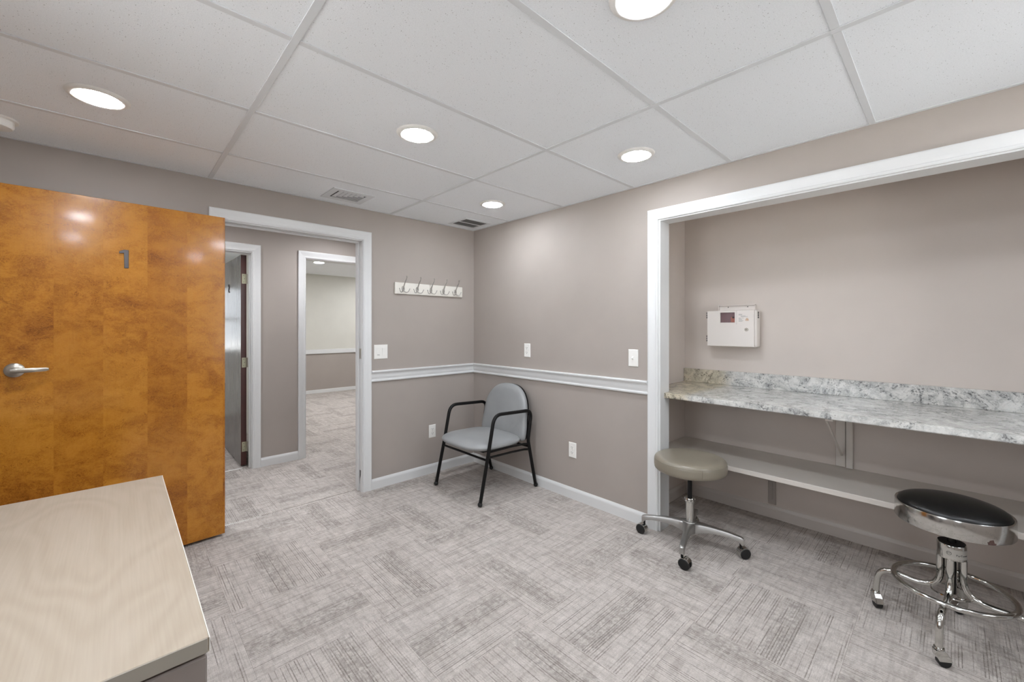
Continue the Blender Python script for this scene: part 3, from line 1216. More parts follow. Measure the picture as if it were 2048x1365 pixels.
# lever handle
hx, hz = -2.886, 1.104
bm = BM()
lathe(bm, [(0.0, 0.0), (0.034, 0.0), (0.034, 0.004), (0.028, 0.010), (0.017, 0.013), (0.0, 0.014)], 40,
      Matrix.Translation((hx, DY0, hz)) @ Matrix.Rotation(PI / 2, 4, 'X'))
hd = obj('handle_rose', bm, M['nickel'], door, smooth=True)
bm = BM()
tube(bm, [(hx, DY0 - 0.012, hz), (hx, DY0 - 0.050, hz)], 0.0105, 16)
obj('spindle', bm, M['nickel'], hd, smooth=True)
bm = BM()
sec = []
for k in range(13):
    u = k / 12
    x = hx - 0.010 + 0.122 * u
    y = DY0 - 0.052 + 0.022 * max(0, (u - 0.55) / 0.45) ** 1.6
    hh = 0.0125 - 0.004 * u
    if k == 0:
        hh *= 0.7
    if k == 12:
        hh *= 0.6
    th = 0.0065 - 0.002 * u
    sec.append([(x, y - th, z_ * 0.6 + hz) if False else (x, y + dy, hz + dz) for dy, dz in
                ((-th, -hh * 0.6), (-th * 0.6, -hh), (th * 0.6, -hh), (th, -hh * 0.6), (th, hh * 0.6), (th * 0.6, hh), (-th * 0.6, hh), (-th, hh * 0.6))])
loft(bm, sec)
obj('lever', bm, M['nickel'], hd, smooth=True)
# hinges (knuckles in the gap at the jamb)
for hz_ in (0.22, 1.0, 1.80):
    bm = BM()
    tube(bm, [(DB + 0.006, DY0 + 0.05, hz_ - 0.045), (DB + 0.006, DY0 + 0.05, hz_ + 0.045)], 0.006, 10)
    obj('hinge', bm, M['nickel'], door, smooth=True)

door.rotation_euler = (0, 0, 0.045)     # not quite flat against the wall

# ------------------------------------------------------------------ dark door 2 (hallway, ajar)
dx1, dx0 = -1.645, -1.690
dy0, dy1 = YH + T + 0.004, YH + T + 0.004 + 0.815
bm = BM()
box(bm, (dx0, dy0 + 0.0015, 0.012), (dx1, dy1, 1.984))
d2 = struct('door_2', bm, M['door_dark'], 'dark polished hallway door standing open, mahogany edge towards the camera', 'door')
bm = BM()
box(bm, (dx0, dy0, 0.012), (dx1, dy0 + 0.0015, 1.984))
obj('edge_band', bm, M['door_edge'], d2)
for z in (0.185, 0.975, 1.762):
    bm = BM()
    box(bm, (dx0 + 0.008, dy0 - 0.002, z - 0.046), (dx1 - 0.001, dy0, z + 0.046), 0.0008)
    hg = obj('hinge', bm, M['brass'], d2)
    hg['label'] = 'pale metal hinge leaf'
    bm = BM()
    tube(bm, [(dx1 + 0.005, dy0 - 0.004, z - 0.046), (dx1 + 0.005, dy0 - 0.004, z + 0.046)], 0.0055, 10)
    obj('knuckle', bm, M['nickel'], hg, smooth=True)
    for k in (-1, 0, 1):
        bm = BM()
        lathe(bm, [(0.0, 0.0), (0.0035, 0.0), (0.003, 0.001), (0.0, 0.001)], 8,
              Matrix.Translation((dx0 + 0.022 + 0.007 * (k == 0), dy0 - 0.002, z + 0.03 * k)) @ Matrix.Rotation(PI / 2, 4, 'X'))
        obj('screw', bm, M['graphite'], hg)
bm = text_bm('2', 0.125, 0.003)
bmesh.ops.transform(bm, matrix=Matrix.Translation((dx0 - 0.003, 1.93, 1.70)) @ Matrix.Rotation(-PI / 2, 4, 'Z') @ Matrix.Rotation(PI / 2, 4, 'X'), verts=bm.verts)
n2 = obj('numeral', bm, M['graphite'], d2)
n2['label'] = 'dark metal house numeral 2'


# ------------------------------------------------------------------ wall plates
def on_back(x, z):      # local (u right, v up, w out) -> back wall
    return Matrix(((1, 0, 0, x), (0, 0, -1, 0), (0, 1, 0, z), (0, 0, 0, 1)))


def on_right(y, z):
    return Matrix(((0, 0, -1, 0), (-1, 0, 0, y), (0, 1, 0, z), (0, 0, 0, 1)))


def place(bm, mtx):
    bmesh.ops.transform(bm, matrix=mtx, verts=bm.verts)
    return bm


def plate_bm(w, h):
    b = BM()
    A = [(-w / 2, -h / 2, 0), (w / 2, -h / 2, 0), (w / 2, h / 2, 0), (-w / 2, h / 2, 0)]
    k = 0.004
    B_ = [(x - math.copysign(k, x), y - math.copysign(k, y), 0.006) for x, y, z in A]
    Bm = [(x, y, 0.003) for x, y, z in A]
    loft(b, [A, Bm, B_])
    return b


def outlet(label, mtx, rocker=False):
    base = mtx @ Vector((0, 0, 0))
    t = thing('wall_outlet', label, 'outlet', base, 'white wall outlets')
    obj('cover_plate', place(plate_bm(0.070, 0.115), mtx), M['plastic'], t)
    for s in (-1, 1):
        b = BM()
        n = 24
        poly = []
        for k in range(n):
            a = 2 * PI * k / n
            poly.append((max(-0.0150, min(0.0150, 0.0172 * math.cos(a))), s * 0.0195 + max(-0.0135, min(0.0135, 0.0172 * math.sin(a)))))
        prism(b, poly, 'z', 0.0055, 0.0078)
        rc = obj('receptacle', place(b, mtx), M['plastic'], t)
        for ux, hh in ((-0.0062, 0.0095), (0.0062, 0.0078)):
            b = BM()
            box(b, (ux - 0.0012, s * 0.0195 + 0.002 - hh / 2 + 0.002, 0.0076), (ux + 0.0012, s * 0.0195 + 0.004 + hh / 2, 0.0081))
            obj('slot', place(b, mtx), M['dark_slot'], rc)
        b = BM()
        lathe(b, [(0.0, 0.0), (0.0026, 0.0), (0.0026, 0.0005), (0.0, 0.0005)], 10, Matrix.Translation((0, s * 0.0195 - 0.0075, 0.0076)))
        obj('ground_hole', place(b, mtx), M['dark_slot'], rc)
    b = BM()
    lathe(b, [(0.0, 0.0), (0.0032, 0.0), (0.0025, 0.001), (0.0, 0.0012)], 12, Matrix.Translation((0, 0, 0.0058)))
    obj('screw', place(b, mtx), M['nickel'], t)
    return t


outlet('white outlet low on the wall left of the grey chair', on_back(-0.473, 0.374))
outlet('white outlet above the chair rail, right of the room corner', on_right(-0.734, 1.112))
outlet('white outlet low on the wall right of the grey chair', on_right(-1.218, 0.370))

m_ = on_right(-1.734, 1.102)
t = thing('light_switch', 'white single toggle switch beside the alcove casing', 'switch', m_ @ Vector((0, 0, 0)))
obj('cover_plate', place(plate_bm(0.072, 0.115), m_), M['plastic'], t)
b = BM()
prism(b, [(-0.012, 0.006), (0.012, 0.006), (0.005, 0.012), (-0.001, 0.019), (-0.006, 0.017)], 'x', -0.005, 0.005)
bmesh.ops.transform(b, matrix=Matrix.Rotation(0.0, 4, 'X'), verts=b.verts)
obj('toggle', place(b, m_), M['plastic'], t)
for s in (-1, 1):
    b = BM()
    lathe(b, [(0.0, 0.0), (0.0032, 0.0), (0.0025, 0.001), (0.0, 0.0012)], 12, Matrix.Translation((0, s * 0.030, 0.0058)))
    obj('screw', place(b, m_), M['plastic'], t)

m_ = on_back(-0.963, 1.107)
t = thing('light_switch', 'square white double switch plate beside the doorway casing', 'switch', m_ @ Vector((0, 0, 0)))
obj('cover_plate', place(plate_bm(0.116, 0.116), m_), M['plastic'], t)
for s, kind in ((-1, 0), (1, 1)):
    b = BM()
    box(b, (s * 0.023 - 0.0165, -0.0335, 0.0055), (s * 0.023 + 0.0165, 0.0335, 0.0075), 0.001)
    dv = obj('dimmer' if kind == 0 else 'rocker', place(b, m_), M['plastic'], t)
    b = BM()
    if kind == 0:
        box(b, (s * 0.023 - 0.011, -0.026, 0.0074), (s * 0.023 + 0.011, -0.0235, 0.0078))
        obj('dark_slot', place(b, m_), M['dark_print'], dv)
        b = BM()
        box(b, (s * 0.023 - 0.006, -0.022, 0.0074), (s * 0.023 + 0.006, -0.012, 0.011), 0.001)
        obj('slider', place(b, m_), M['plastic'], dv)
    else:
        loft(b, [[(s * 0.023 - 0.014, -0.030, 0.0074), (s * 0.023 + 0.014, -0.030, 0.0074), (s * 0.023 + 0.014, 0.030, 0.0074), (s * 0.023 - 0.014, 0.030, 0.0074)],
                 [(s * 0.023 - 0.014, -0.030, 0.0085), (s * 0.023 + 0.014, -0.030, 0.0085), (s * 0.023 + 0.014, 0.030, 0.0115), (s * 0.023 - 0.014, 0.030, 0.0115)]])
        obj('paddle', place(b, m_), M['plastic'], dv)

# ------------------------------------------------------------------ coat rack
t = thing('coat_rack', 'white wall mounted coat rack board with five nickel triple hooks', 'coat rack', (-0.497, 0, 1.588))
b = BM()
box(b, (-0.845, -0.019, 1.588), (-0.150, 0.0, 1.686), 0.005, 2)
obj('board', b, M['board'], t)
for x in (-0.772, -0.637, -0.501, -0.368, -0.235):
    b = BM()
    z = 1.634
    loft(b, [[(x + r_ * math.cos(a) * 0.014, -0.019 - d, z + r_ * math.sin(a) * 0.023) for a in (2 * PI * k / 20 for k in range(20))]
             for d, r_ in ((0, 1), (0.003, 1), (0.0045, 0.8))])
    hk = obj('hook', b, M['hook'], t, smooth=True)
    b = BM()
    pts = smooth_path([(x, -0.022, z), (x, -0.032, z + 0.020), (x, -0.055, z + 0.055), (x, -0.078, z + 0.075), (x, -0.084, z + 0.098)], 0.03, 5)
    tube(b, pts, 0.0042, 8, rads=[0.0052 - 0.0020 * i / (len(pts) - 1) for i in range(len(pts))])
    lathe(b, [(0.0, 0.0), (0.007, 0.001), (0.0075, 0.004), (0.0, 0.007)], 12, Matrix.Translation((x, -0.084, z + 0.096)))
    obj('upper_prong', b, M['hook'], hk, smooth=True)
    for s in (-1, 1):
        b = BM()
        pts = smooth_path([(x, -0.022, z - 0.008), (x + s * 0.010, -0.028, z - 0.028), (x + s * 0.034, -0.040, z - 0.032), (x + s * 0.048, -0.046, z - 0.002)], 0.02, 5)
        tube(b, pts, 0.0036, 8, rads=[0.0042 - 0.0014 * i / (len(pts) - 1) for i in range(len(pts))])
        ball(b, Vector(pts[-1]), 0.0042, 8)
        obj('lower_prong', b, M['hook'], hk, smooth=True)
    for s in (-1, 1):
        b = BM()
        lathe(b, [(0.0, 0.0), (0.0032, 0.0), (0.0, 0.0015)], 8, Matrix.Translation((x, -0.0232, z + s * 0.014)) @ Matrix.Rotation(PI / 2, 4, 'X'))
        obj('screw', b, M['nickel'], hk)

# ------------------------------------------------------------------ alcove: counter, shelf, brackets
XF = 0.048
ZC = 0.884
t = thing('granite_counter', 'polished white and grey granite counter spanning the alcove', 'counter', (0.4, -2.75, ZC - 0.03))
b = BM()
poly = [(XF, YJ - 0.0005), (T + 0.0005, YJ - 0.0005), (T + 0.0005, YC - 0.0005), (XB, YC - 0.0005), (XB, -3.998), (T + 0.0005, -3.998), (T + 0.0005, YJ2 + 0.0005), (XF, YJ2 + 0.0005)]
prism(b, poly, 'z', ZC - 0.033, ZC)
bmesh.ops.bevel(b, geom=[e for e in b.edges if all(abs(v.co.x - XF) < 1e-5 for v in e.verts)], offset=0.004, segments=2, affect='EDGES')
obj('slab', b, M['granite'], t)
b = BM()
box(b, (XB - 0.021, -3.998, ZC), (XB, YC - 0.0005, ZC + 0.102), 0.002)
obj('backsplash', b, M['granite'], t)

t = thing('counter_cleat', 'cream painted cleat under the left end of the counter', 'cleat', (0.4, YC, 0.80))
b = BM()
box(b, (T + 0.002, YC - 0.019, ZC - 0.033 - 0.022), (0.32, YC, ZC - 0.0335), 0.002)
obj('cleat', b, M['shelf'], t)

ZS = 0.443
t = thing('wall_shelf', 'long cream painted shelf under the granite counter', 'shelf', (0.5, -2.8, ZS - 0.02))
b = BM()
box(b, (0.262, -3.998, ZS - 0.019), (XB, YC - 0.0005, ZS), 0.001)
obj('board', b, M['shelf'], t)
b = BM()
box(b, (0.243, -3.998, ZS - 0.029), (0.262, YC - 0.0005, ZS + 0.001), 0.003)
obj('nosing', b, M['shelf'], t)
b = BM()
box(b, (0.30, YC - 0.019, ZS - 0.055), (XB, YC, ZS - 0.0195), 0.002)
obj('cleat', b, M['shelf'], t)

for (yb, lab) in ((-2.752, 'cream folding brace bracket between shelf and counter, left of the black stool'),):
    t = thing('counter_bracket', lab, 'bracket', (XB, yb, ZS))
    b = BM()
    box(b, (XB - 0.012, yb - 0.006, ZS + 0.002), (XB, yb + 0.042, ZC - 0.034), 0.002)
    obj('back_plate', b, M['shelf'], t)
    b = BM()
    box(b, (XB - 0.030, yb - 0.044, ZS + 0.002), (XB, yb - 0.010, ZC - 0.034), 0.003)
    obj('upright', b, M['shelf'], t)
    b = BM()
    box(b, (0.10, yb - 0.044, ZC - 0.052), (XB - 0.030, yb - 0.010, ZC - 0.0335), 0.002)
    obj('arm', b, M['shelf'], t)
    b = BM()
    tube(b, [(XB - 0.014, yb + 0.012, ZS + 0.075), (0.115, yb - 0.010, ZC - 0.042)], 0.006, 8)
    obj('diagonal_brace', b, M['shelf'], t, smooth=True)

t = thing('shelf_bracket', 'taupe painted grooved bracket plate on the wall below the shelf', 'bracket', (XB, -2.361, 0.10))
b = BM()
box(b, (XB - 0.010, -2.384, 0.092), (XB, -2.338, ZS - 0.0195), 0.003)
bk = obj('plate', b, M['wall'], t)
b = BM()
box(b, (XB - 0.016, -2.366, 0.13), (XB - 0.010, -2.358, ZS - 0.0195), 0.001)
obj('rib', b, M['wall'], t)

# ------------------------------------------------------------------ sharps disposal box on the closet wall
bx0, bx1 = 0.636, XB - 0.012
by0, by1, bz0, bz1 = -2.292, -1.965, 1.170, 1.430
t = thing('disposal_box', 'beige locking wall box with a small mauve window and key lock', 'disposal box', (XB, -2.13, bz0))
b = BM()
box(b, (XB - 0.012, -2.262, 1.22), (XB, -2.02, 1.470), 0.002)
mp = obj('mounting_plate', b, M['beige_box'], t)
for dy_ in (0, 1):
    b = BM()
    box(b, (XB - 0.030, -2.262 if not dy_ else -2.022, 1.425), (XB - 0.012, -2.258 if not dy_ else -2.018, 1.470))
    obj('flange', b, M['beige_box'], mp)
b = BM()
box(b, (XB - 0.030, -2.262, 1.466), (XB - 0.012, -2.018, 1.470))
obj('flange', b, M['beige_box'], mp)
for dy_ in (-2.21, -2.08):
    b = BM()
    lathe(b, [(0.0, 0.0), (0.004, 0.0), (0.003, 0.002), (0.0, 0.0025)], 10, Matrix.Translation((XB - 0.012, dy_, 1.455)) @ Matrix.Rotation(-PI / 2, 4, 'Y'))
    obj('screw', b, M['graphite'], mp)
b = BM()
box(b, (bx0 + 0.012, by0, bz0), (bx1, by1, bz1), 0.012, 3)
obj('body', b, M['beige_box'], t, smooth=True)
# door with window opening: built as a frame around the opening
wy0, wy1, wz0, wz1 = -2.158, -2.060, 1.342, 1.414      # window
b = BM()
ya, yb2, za, zb = by0 + 0.012, by1 - 0.004, bz0 + 0.004, bz1 - 0.004
box(b, (bx0, ya, za), (bx0 + 0.016, yb2, wz0))
box(b, (bx0, ya, wz1), (bx0 + 0.016, yb2, zb))
box(b, (bx0, ya, wz0), (bx0 + 0.016, wy0, wz1))
box(b, (bx0, wy1, wz0), (bx0 + 0.016, yb2, wz1))
bmesh.ops.remove_doubles(b, verts=b.verts, dist=1e-5)
dr = obj('front_door', b, M['beige_box'], t)
b = BM()
for lo, hi in (((wy0 - 0.012, wz0 - 0.012), (wy1 + 0.012, wz0)), ((wy0 - 0.012, wz1), (wy1 + 0.012, wz1 + 0.012)), ((wy0 - 0.012, wz0), (wy0, wz1)), ((wy1, wz0), (wy1 + 0.012, wz1))):
    box(b, (bx0 - 0.004, lo[0], lo[1]), (bx0, hi[0], hi[1]))
obj('window_frame', b, M['beige_box'], dr)
b = BM()
box(b, (bx0 + 0.010, wy0, wz0), (bx0 + 0.0115, wy1, wz1))
lw = obj('liner', b, M['mauve'], dr)
lw['label'] = 'mauve container behind the window'
b = BM()
box(b, (bx0 + 0.0085, wy0 + 0.002, wz0 + 0.002), (bx0 + 0.010, wy0 + 0.030, wz0 + 0.038))
obj('sticker', b, M['red_print'], dr)
b = BM()
box(b, (bx0 + 0.0080, wy0 + 0.006, wz0 + 0.030), (bx0 + 0.0085, wy0 + 0.020, wz0 + 0.042))
obj('mark', b, M['dark_print'], dr)
b = BM()
box(b, (bx0 + 0.0020, wy0, wz0), (bx0 + 0.0035, wy1, wz1))
obj('pane', b, M['window_glass'], dr)
# key lock
b = BM()
lathe(b, [(0.0, 0.0), (0.012, 0.0), (0.012, 0.003), (0.010, 0.005), (0.0, 0.005)], 24, Matrix.Translation((bx0, -2.232, 1.292)) @ Matrix.Rotation(-PI / 2, 4, 'Y'))
lk = obj('key_lock', b, M['nickel'], dr, smooth=True)
b = BM()
box(b, (bx0 - 0.0056, -2.2365, 1.2905), (bx0 - 0.005, -2.2275, 1.2935))
obj('keyhole', b, M['dark_slot'], lk)
# printed notice: rows of tiny print, flat on the door
b = BM()
rows = [(-2.182, -2.206, 1.400), (-2.182, -2.203, 1.394), (-2.196, -2.226, 1.388), (-2.196, -2.240, 1.383), (-2.182, -2.196, 1.374), (-2.200, -2.215, 1.374),
        (-2.182, -2.200, 1.368), (-2.182, -2.205, 1.362), (-2.182, -2.212, 1.356), (-2.182, -2.206, 1.350)]
for a, c, z in rows:
    box(b, (bx0 - 0.0004, c, z - 0.0018), (bx0, a, z + 0.0012))
pn = obj('printed_notice', b, M['grey_print'], dr)
pn['kind'] = 'stuff'
# three-lobed hazard mark in orange
b = BM()
for k in range(3):
    a = PI / 2 + k * 2 * PI / 3
    cy_, cz_ = -2.236 + 0.0055 * math.cos(a), 1.362 + 0.0055 * math.sin(a)
    lathe(b, [(0.0035, 0.0), (0.0060, 0.0), (0.0060, 0.0005), (0.0035, 0.0005), (0.0035, 0.0)], 14, Matrix.Translation((bx0, cy_, cz_)) @ Matrix.Rotation(-PI / 2, 4, 'Y'))
lathe(b, [(0.0, 0.0), (0.0028, 0.0), (0.0028, 0.0006), (0.0, 0.0006)], 10, Matrix.Translation((bx0, -2.236, 1.362)) @ Matrix.Rotation(-PI / 2, 4, 'Y'))
obj('hazard_mark', b, M['orange_print'], dr)
for z in (1.21, 1.38):
    for k in range(3):
        b = BM()
        tube(b, [(bx0 + 0.010, by1 + 0.003, z + k * 0.016 - 0.006), (bx0 + 0.010, by1 + 0.003, z + k * 0.016 + 0.006)], 0.004, 8)
        obj('hinge', b, M['graphite'], t, smooth=True)
for k in range(4):
    b = BM()
    box(b, (bx0 + 0.034, by0 - 0.0006, 1.372 + k * 0.012), (bx0 + 0.062, by0 + 0.0004, 1.380 + k * 0.012))
    obj('vent_slot', b, M['dark_slot'], t)

# ------------------------------------------------------------------ grey armchair in the corner
t = thing('armchair', 'grey vinyl armchair with black tubular frame in the room corner', 'chair', (-0.32, -0.575, 0))
R = 0.0135
for s, yf, yr in ((1, -0.278, -0.300), (-1, -0.852, -0.868)):
    yt = -0.295 if s > 0 else -0.862
    b = BM()
    fx, fz = -0.612, 0.012
    tube(b, [(fx, yf, fz), (-0.535, yt, 0.40), (-0.5145, yt, 0.50)], R, 14)
    lg = obj('leg', b, M['black_metal'], t, smooth=True)
    b = BM()
    ball(b, (fx, yf, 0.018), 0.018, 14)
    obj('foot', b, M['black_rubber'], lg, smooth=True)
    b = BM()
    pts = smooth_path([(-0.5145, yt, 0.50), (-0.483, yt, 0.652), (-0.084, yt, 0.634), (-0.107, yt, 0.50)], 0.072, 10)
    tube(b, pts, R, 14)
    obj('armrest', b, M['black_metal'], t, smooth=True)
    b = BM()
    pts = smooth_path([(-0.107, yt, 0.500), (-0.124, yt, 0.400), (-0.036, yr - 0.004 * s, 0.012)], 0.03, 6)
    tube(b, pts, R, 14)
    lg = obj('leg', b, M['black_metal'], t, smooth=True)
    b = BM()
    ball(b, (-0.036, yr - 0.004 * s, 0.018), 0.018, 14)
    obj('foot', b, M['black_rubber'], lg, smooth=True)
    b = BM()
    tube(b, [(-0.536, yt, 0.385), (-0.300, yt - s * 0.012, 0.378), (-0.165, yt - s * 0.012, 0.372), (-0.121, yt, 0.368)], 0.0085, 10)
    obj('side_rail', b, M['black_metal'], t, smooth=True)
    b = BM()
    tube(b, [(-0.545, yt, 0.345), (-0.300, yt - s * 0.010, 0.335), (-0.160, yt - s * 0.010, 0.328), (-0.112, yt, 0.322)], 0.0085, 10)
    obj('side_rail', b, M['black_metal'], t, smooth=True)
for x, z in ((-0.550, 0.325), (-0.115, 0.345)):
    b = BM()
    tube(b, [(x, -0.30, z), (x, -0.857, z)], 0.0085, 10)
    obj('cross_rail', b, M['black_metal'], t, smooth=True)


def superell(n, a, b, p):
    out = []
    for k in range(n):
        th = 2 * PI * k / n
        c, s = math.cos(th), math.sin(th)
        out.append((a * math.copysign(abs(c) ** (2 / p), c), b * math.copysign(abs(s) ** (2 / p), s)))
    return out


# seat: pillowy rounded slab
b = BM()
cx_, cy_ = -0.383, -0.583
rings = []
for zz, sc in ((0.369, 0.50), (0.371, 0.74), (0.376, 0.88), (0.384, 0.955), (0.394, 0.988), (0.403, 1.0), (0.412, 0.988), (0.423, 0.95), (0.433, 0.875), (0.441, 0.75), (0.447, 0.55), (0.450, 0.28)):
    rg = []
    for u, v in superell(56, 0.262, 0.283, 3.6):
        fx_ = 1.0 - 0.05 * max(0.0, -u / 0.258) ** 2
        # the front edge bulges, the back narrows a little
        uu = u * sc
        if u < 0:
            uu *= 1.0 + 0.05 * (1 - (v / 0.283) ** 2)
        vv = v * sc * (1.0 - 0.02 * max(0, u / 0.258))
        rg.append((cx_ + uu, cy_ + vv, zz + 0.010 * (-u / 0.258) * 0.4 + 0.004))
    rings.append(rg)
loft(b, rings)
obj('seat', b, M['vinyl_grey'], t, smooth=60)
b = BM()
box(b, (-0.54, -0.80, 0.366), (-0.20, -0.36, 0.378), 0.003)
obj('seat_pan', b, M['black_metal'], t)

# backrest: arched pad, leaning, slightly curved
b = BM()


def back_pt(u, v, w):
    """u across (-1..1), v height metres above 0.395, w depth toward the front."""
    z = 0.388 + v
    x = -0.128 + 0.155 * v - 0.020 * (1 - u * u) * 0.0
    x += 0.018 * (u * u - 0.4) * -1.0       # sides come forward a touch
    return (x - w, -0.580 + u * 0.268, z)


out = []
for k in range(41):                     # arch from the right foot of the pad over the top
    th = PI * k / 40
    c, sn = math.cos(th), math.sin(th)
    out.append((0.96 * math.copysign(abs(c) ** 0.80, c), 0.165 + 0.270 * sn ** 0.86))
for u_, v_ in ((-0.99, 0.11), (-1.0, 0.05), (-0.985, 0.018), (-0.955, 0.006), (-0.90, 0.0), (-0.45, 0.0), (0.0, 0.0), (0.45, 0.0), (0.90, 0.0), (0.955, 0.006), (0.985, 0.018), (1.0, 0.05), (0.99, 0.11)):
    out.append((u_, v_))
rings = []
for w_, sc in ((-0.012, 0.93), (-0.010, 0.97), (0.0, 1.0), (0.018, 1.0), (0.030, 0.975), (0.038, 0.92), (0.044, 0.80), (0.047, 0.5), (0.048, 0.2)):
    rings.append([back_pt(u * sc, 0.205 + (v - 0.205) * sc, w_) for u, v in out])
loft(b, rings)
obj('backrest', b, M['vinyl_grey'], t, smooth=60)
b = BM()
loft(b, [[back_pt(u * 0.985, 0.205 + (v - 0.205) * 0.985, w_) for u, v in out] for w_ in (-0.020, -0.011)])
obj('back_shell', b, M['black_metal'], t)


# ------------------------------------------------------------------ rolling stool with tan seat
sx, sy = -0.031, -2.128
t = thing('rolling_stool', 'taupe vinyl rolling stool on a four armed aluminium caster base', 'stool', (sx, sy, 0))
b = BM()
lathe(b, [(0.0, 0.452), (0.170, 0.452), (0.192, 0.455), (0.201, 0.464), (0.203, 0.478), (0.203, 0.500), (0.2015, 0.512), (0.196, 0.524), (0.184, 0.531),
          (0.165, 0.5345), (0.12, 0.537), (0.06, 0.538), (0.0, 0.5385)], 64, Matrix.Translation((sx, sy, 0)))
seat = obj('seat', b, M['vinyl_tan'], t, smooth=60)
b = BM()
tor = [(sx + 0.1985 * math.cos(2 * PI * k / 64), sy + 0.1985 * math.sin(2 * PI * k / 64), 0.5165) for k in range(64)]
tube(b, tor, 0.0022, 6, closed=True)
obj('piping', b, M['vinyl_tan'], seat, smooth=True)
b = BM()
a = math.radians(222)
tube(b, [(sx + r_ * math.cos(a), sy + r_ * math.sin(a), z) for r_, z in ((0.2025, 0.466), (0.2036, 0.48), (0.2036, 0.50), (0.202, 0.512))], 0.0012, 6)
obj('side_seam', b, M['vinyl_tan'], seat, smooth=True)
b = BM()
lathe(b, [(0.0, 0.440), (0.090, 0.440), (0.100, 0.446), (0.100, 0.4525), (0.0, 0.4525)], 24, Matrix.Translation((sx, sy, 0)))
obj('seat_plate', b, M['black_metal'], t)
b = BM()
lathe(b, [(0.0, 0.25), (0.0125, 0.25), (0.0125, 0.441), (0.0, 0.441)], 20, Matrix.Translation((sx, sy, 0)))
obj('piston', b, M['black_metal'], t, smooth=True)
b = BM()
lathe(b, [(0.0, 0.062), (0.015, 0.062), (0.015, 0.075), (0.0225, 0.076), (0.0225, 0.262), (0.029, 0.266), (0.031, 0.272), (0.031, 0.284), (0.028, 0.290), (0.016, 0.291), (0.0, 0.291)], 28,
      Matrix.Translation((sx, sy, 0)))
obj('column', b, M['chrome'], t, smooth=True)
b = BM()
for k in range(10):
    a = 2 * PI * k / 10
    box(b, (sx + 0.0305 * math.cos(a) - 0.002, sy + 0.0305 * math.sin(a) - 0.002, 0.275), (sx + 0.0305 * math.cos(a) + 0.002, sy + 0.0305 * math.sin(a) + 0.002, 0.282))
obj('collar_notches', b, M['graphite'], t)
b = BM()
lathe(b, [(0.0226, 0.085), (0.040, 0.088), (0.048, 0.105), (0.046, 0.135), (0.036, 0.150), (0.0226, 0.153), (0.0226, 0.085)], 28, Matrix.Translation((sx, sy, 0)))
obj('hub', b, M['alu'], t, smooth=True)
legs_deg = (104.7, -165.1, -73.7, 16.0)
for dg_ in legs_deg:
    a = math.radians(dg_)
    d = Vector((math.cos(a), math.sin(a), 0))
    p = Vector((-d.y, d.x, 0))
    o_ = Vector((sx, sy, 0))
    b = BM()
    secs = []
    for r_, w_, zt, zb_ in ((0.030, 0.036, 0.148, 0.092), (0.060, 0.026, 0.146, 0.098), (0.10, 0.0185, 0.143, 0.105), (0.16, 0.0155, 0.137, 0.108), (0.22, 0.0145, 0.128, 0.104), (0.258, 0.0145, 0.121, 0.094), (0.274, 0.0135, 0.117, 0.076), (0.282, 0.010, 0.112, 0.074)):
        c_ = o_ + d * r_
        secs.append([tuple(c_ + p * q * w_ + Vector((0, 0, z))) for q, z in ((-1, zb_), (-1, zt - 0.006), (-0.7, zt), (0.7, zt), (1, zt - 0.006), (1, zb_), (0.6, zb_ + 0.004), (-0.6, zb_ + 0.004))])
    loft(b, secs)
    arm = obj('base_arm', b, M['alu'], t, smooth=50)
    # caster
    cpos = o_ + d * 0.268
    b = BM()
    tube(b, [cpos + Vector((0, 0, 0.056)), cpos + Vector((0, 0, 0.100))], 0.0065, 10)
    cs = obj('caster', b, M['black_metal'], t, smooth=True)
    swiv = math.radians({104.7: 93, -165.1: 270, -73.7: 318, 16.0: 60}[dg_])
    tr = Vector((math.cos(swiv), math.sin(swiv), 0))
    ax = Vector((-tr.y, tr.x, 0))
    wc = cpos + tr * 0.018 + Vector((0, 0, 0.0300))
    Rm = Matrix(((ax.x, tr.x, 0, wc.x), (ax.y, tr.y, 0, wc.y), (0, 0, 1, wc.z), (0, 0, 0, 1)))
    for q in (-1, 1):
        b = BM()
        lathe(b, [(0.0, q * 0.006), (0.030, q * 0.006), (0.030, q * 0.018), (0.027, q * 0.0215), (0.0, q * 0.0225)], 24,
              Rm @ Matrix.Rotation(PI / 2, 4, 'Y'))
        obj('wheel', b, M['black_rubber'], cs, smooth=True)
    b = BM()
    secs = []
    for k in range(11):
        th = math.radians(30 + 185 * k / 10)
        cc, ss = math.cos(th), math.sin(th)
        secs.append([tuple((Rm @ Vector((xx, rr * cc, rr * ss)))) for xx, rr in ((-0.0195, 0.0308), (0.0195, 0.0308), (0.0195, 0.0330), (-0.0195, 0.0330))])
    loft(b, secs)
    obj('hood', b, M['chrome'], cs, smooth=True)

# ------------------------------------------------------------------ chrome stool with black seat and foot ring
sx, sy = 0.036, -3.207
TR = Matrix.Translation((sx, sy, 0))
UP = Matrix.Translation((sx, sy, 0.0255))
t = thing('ring_stool', 'old chrome stool with domed black seat and round foot ring', 'stool', (sx, sy, 0))
b = BM()
prof = [(0.0, 0.566)] + [(0.168 * math.sin(PI / 2 * k / 10), 0.528 + 0.038 * math.cos(PI / 2 * k / 10)) for k in range(1, 11)] + [(0.168, 0.515), (0.0, 0.515)]
lathe(b, prof, 64, UP)
obj('seat', b, M['vinyl_black'], t, smooth=True)
b = BM()
lathe(b, [(0.166, 0.455), (0.1765, 0.455), (0.178, 0.458), (0.178, 0.524), (0.1765, 0.528), (0.171, 0.528), (0.166, 0.524), (0.166, 0.455)], 72, UP)
bandp = obj('seat_band', b, M['chrome_worn'], t, smooth=True)
bandp['label'] = 'wide chrome band around the seat'
b = BM()
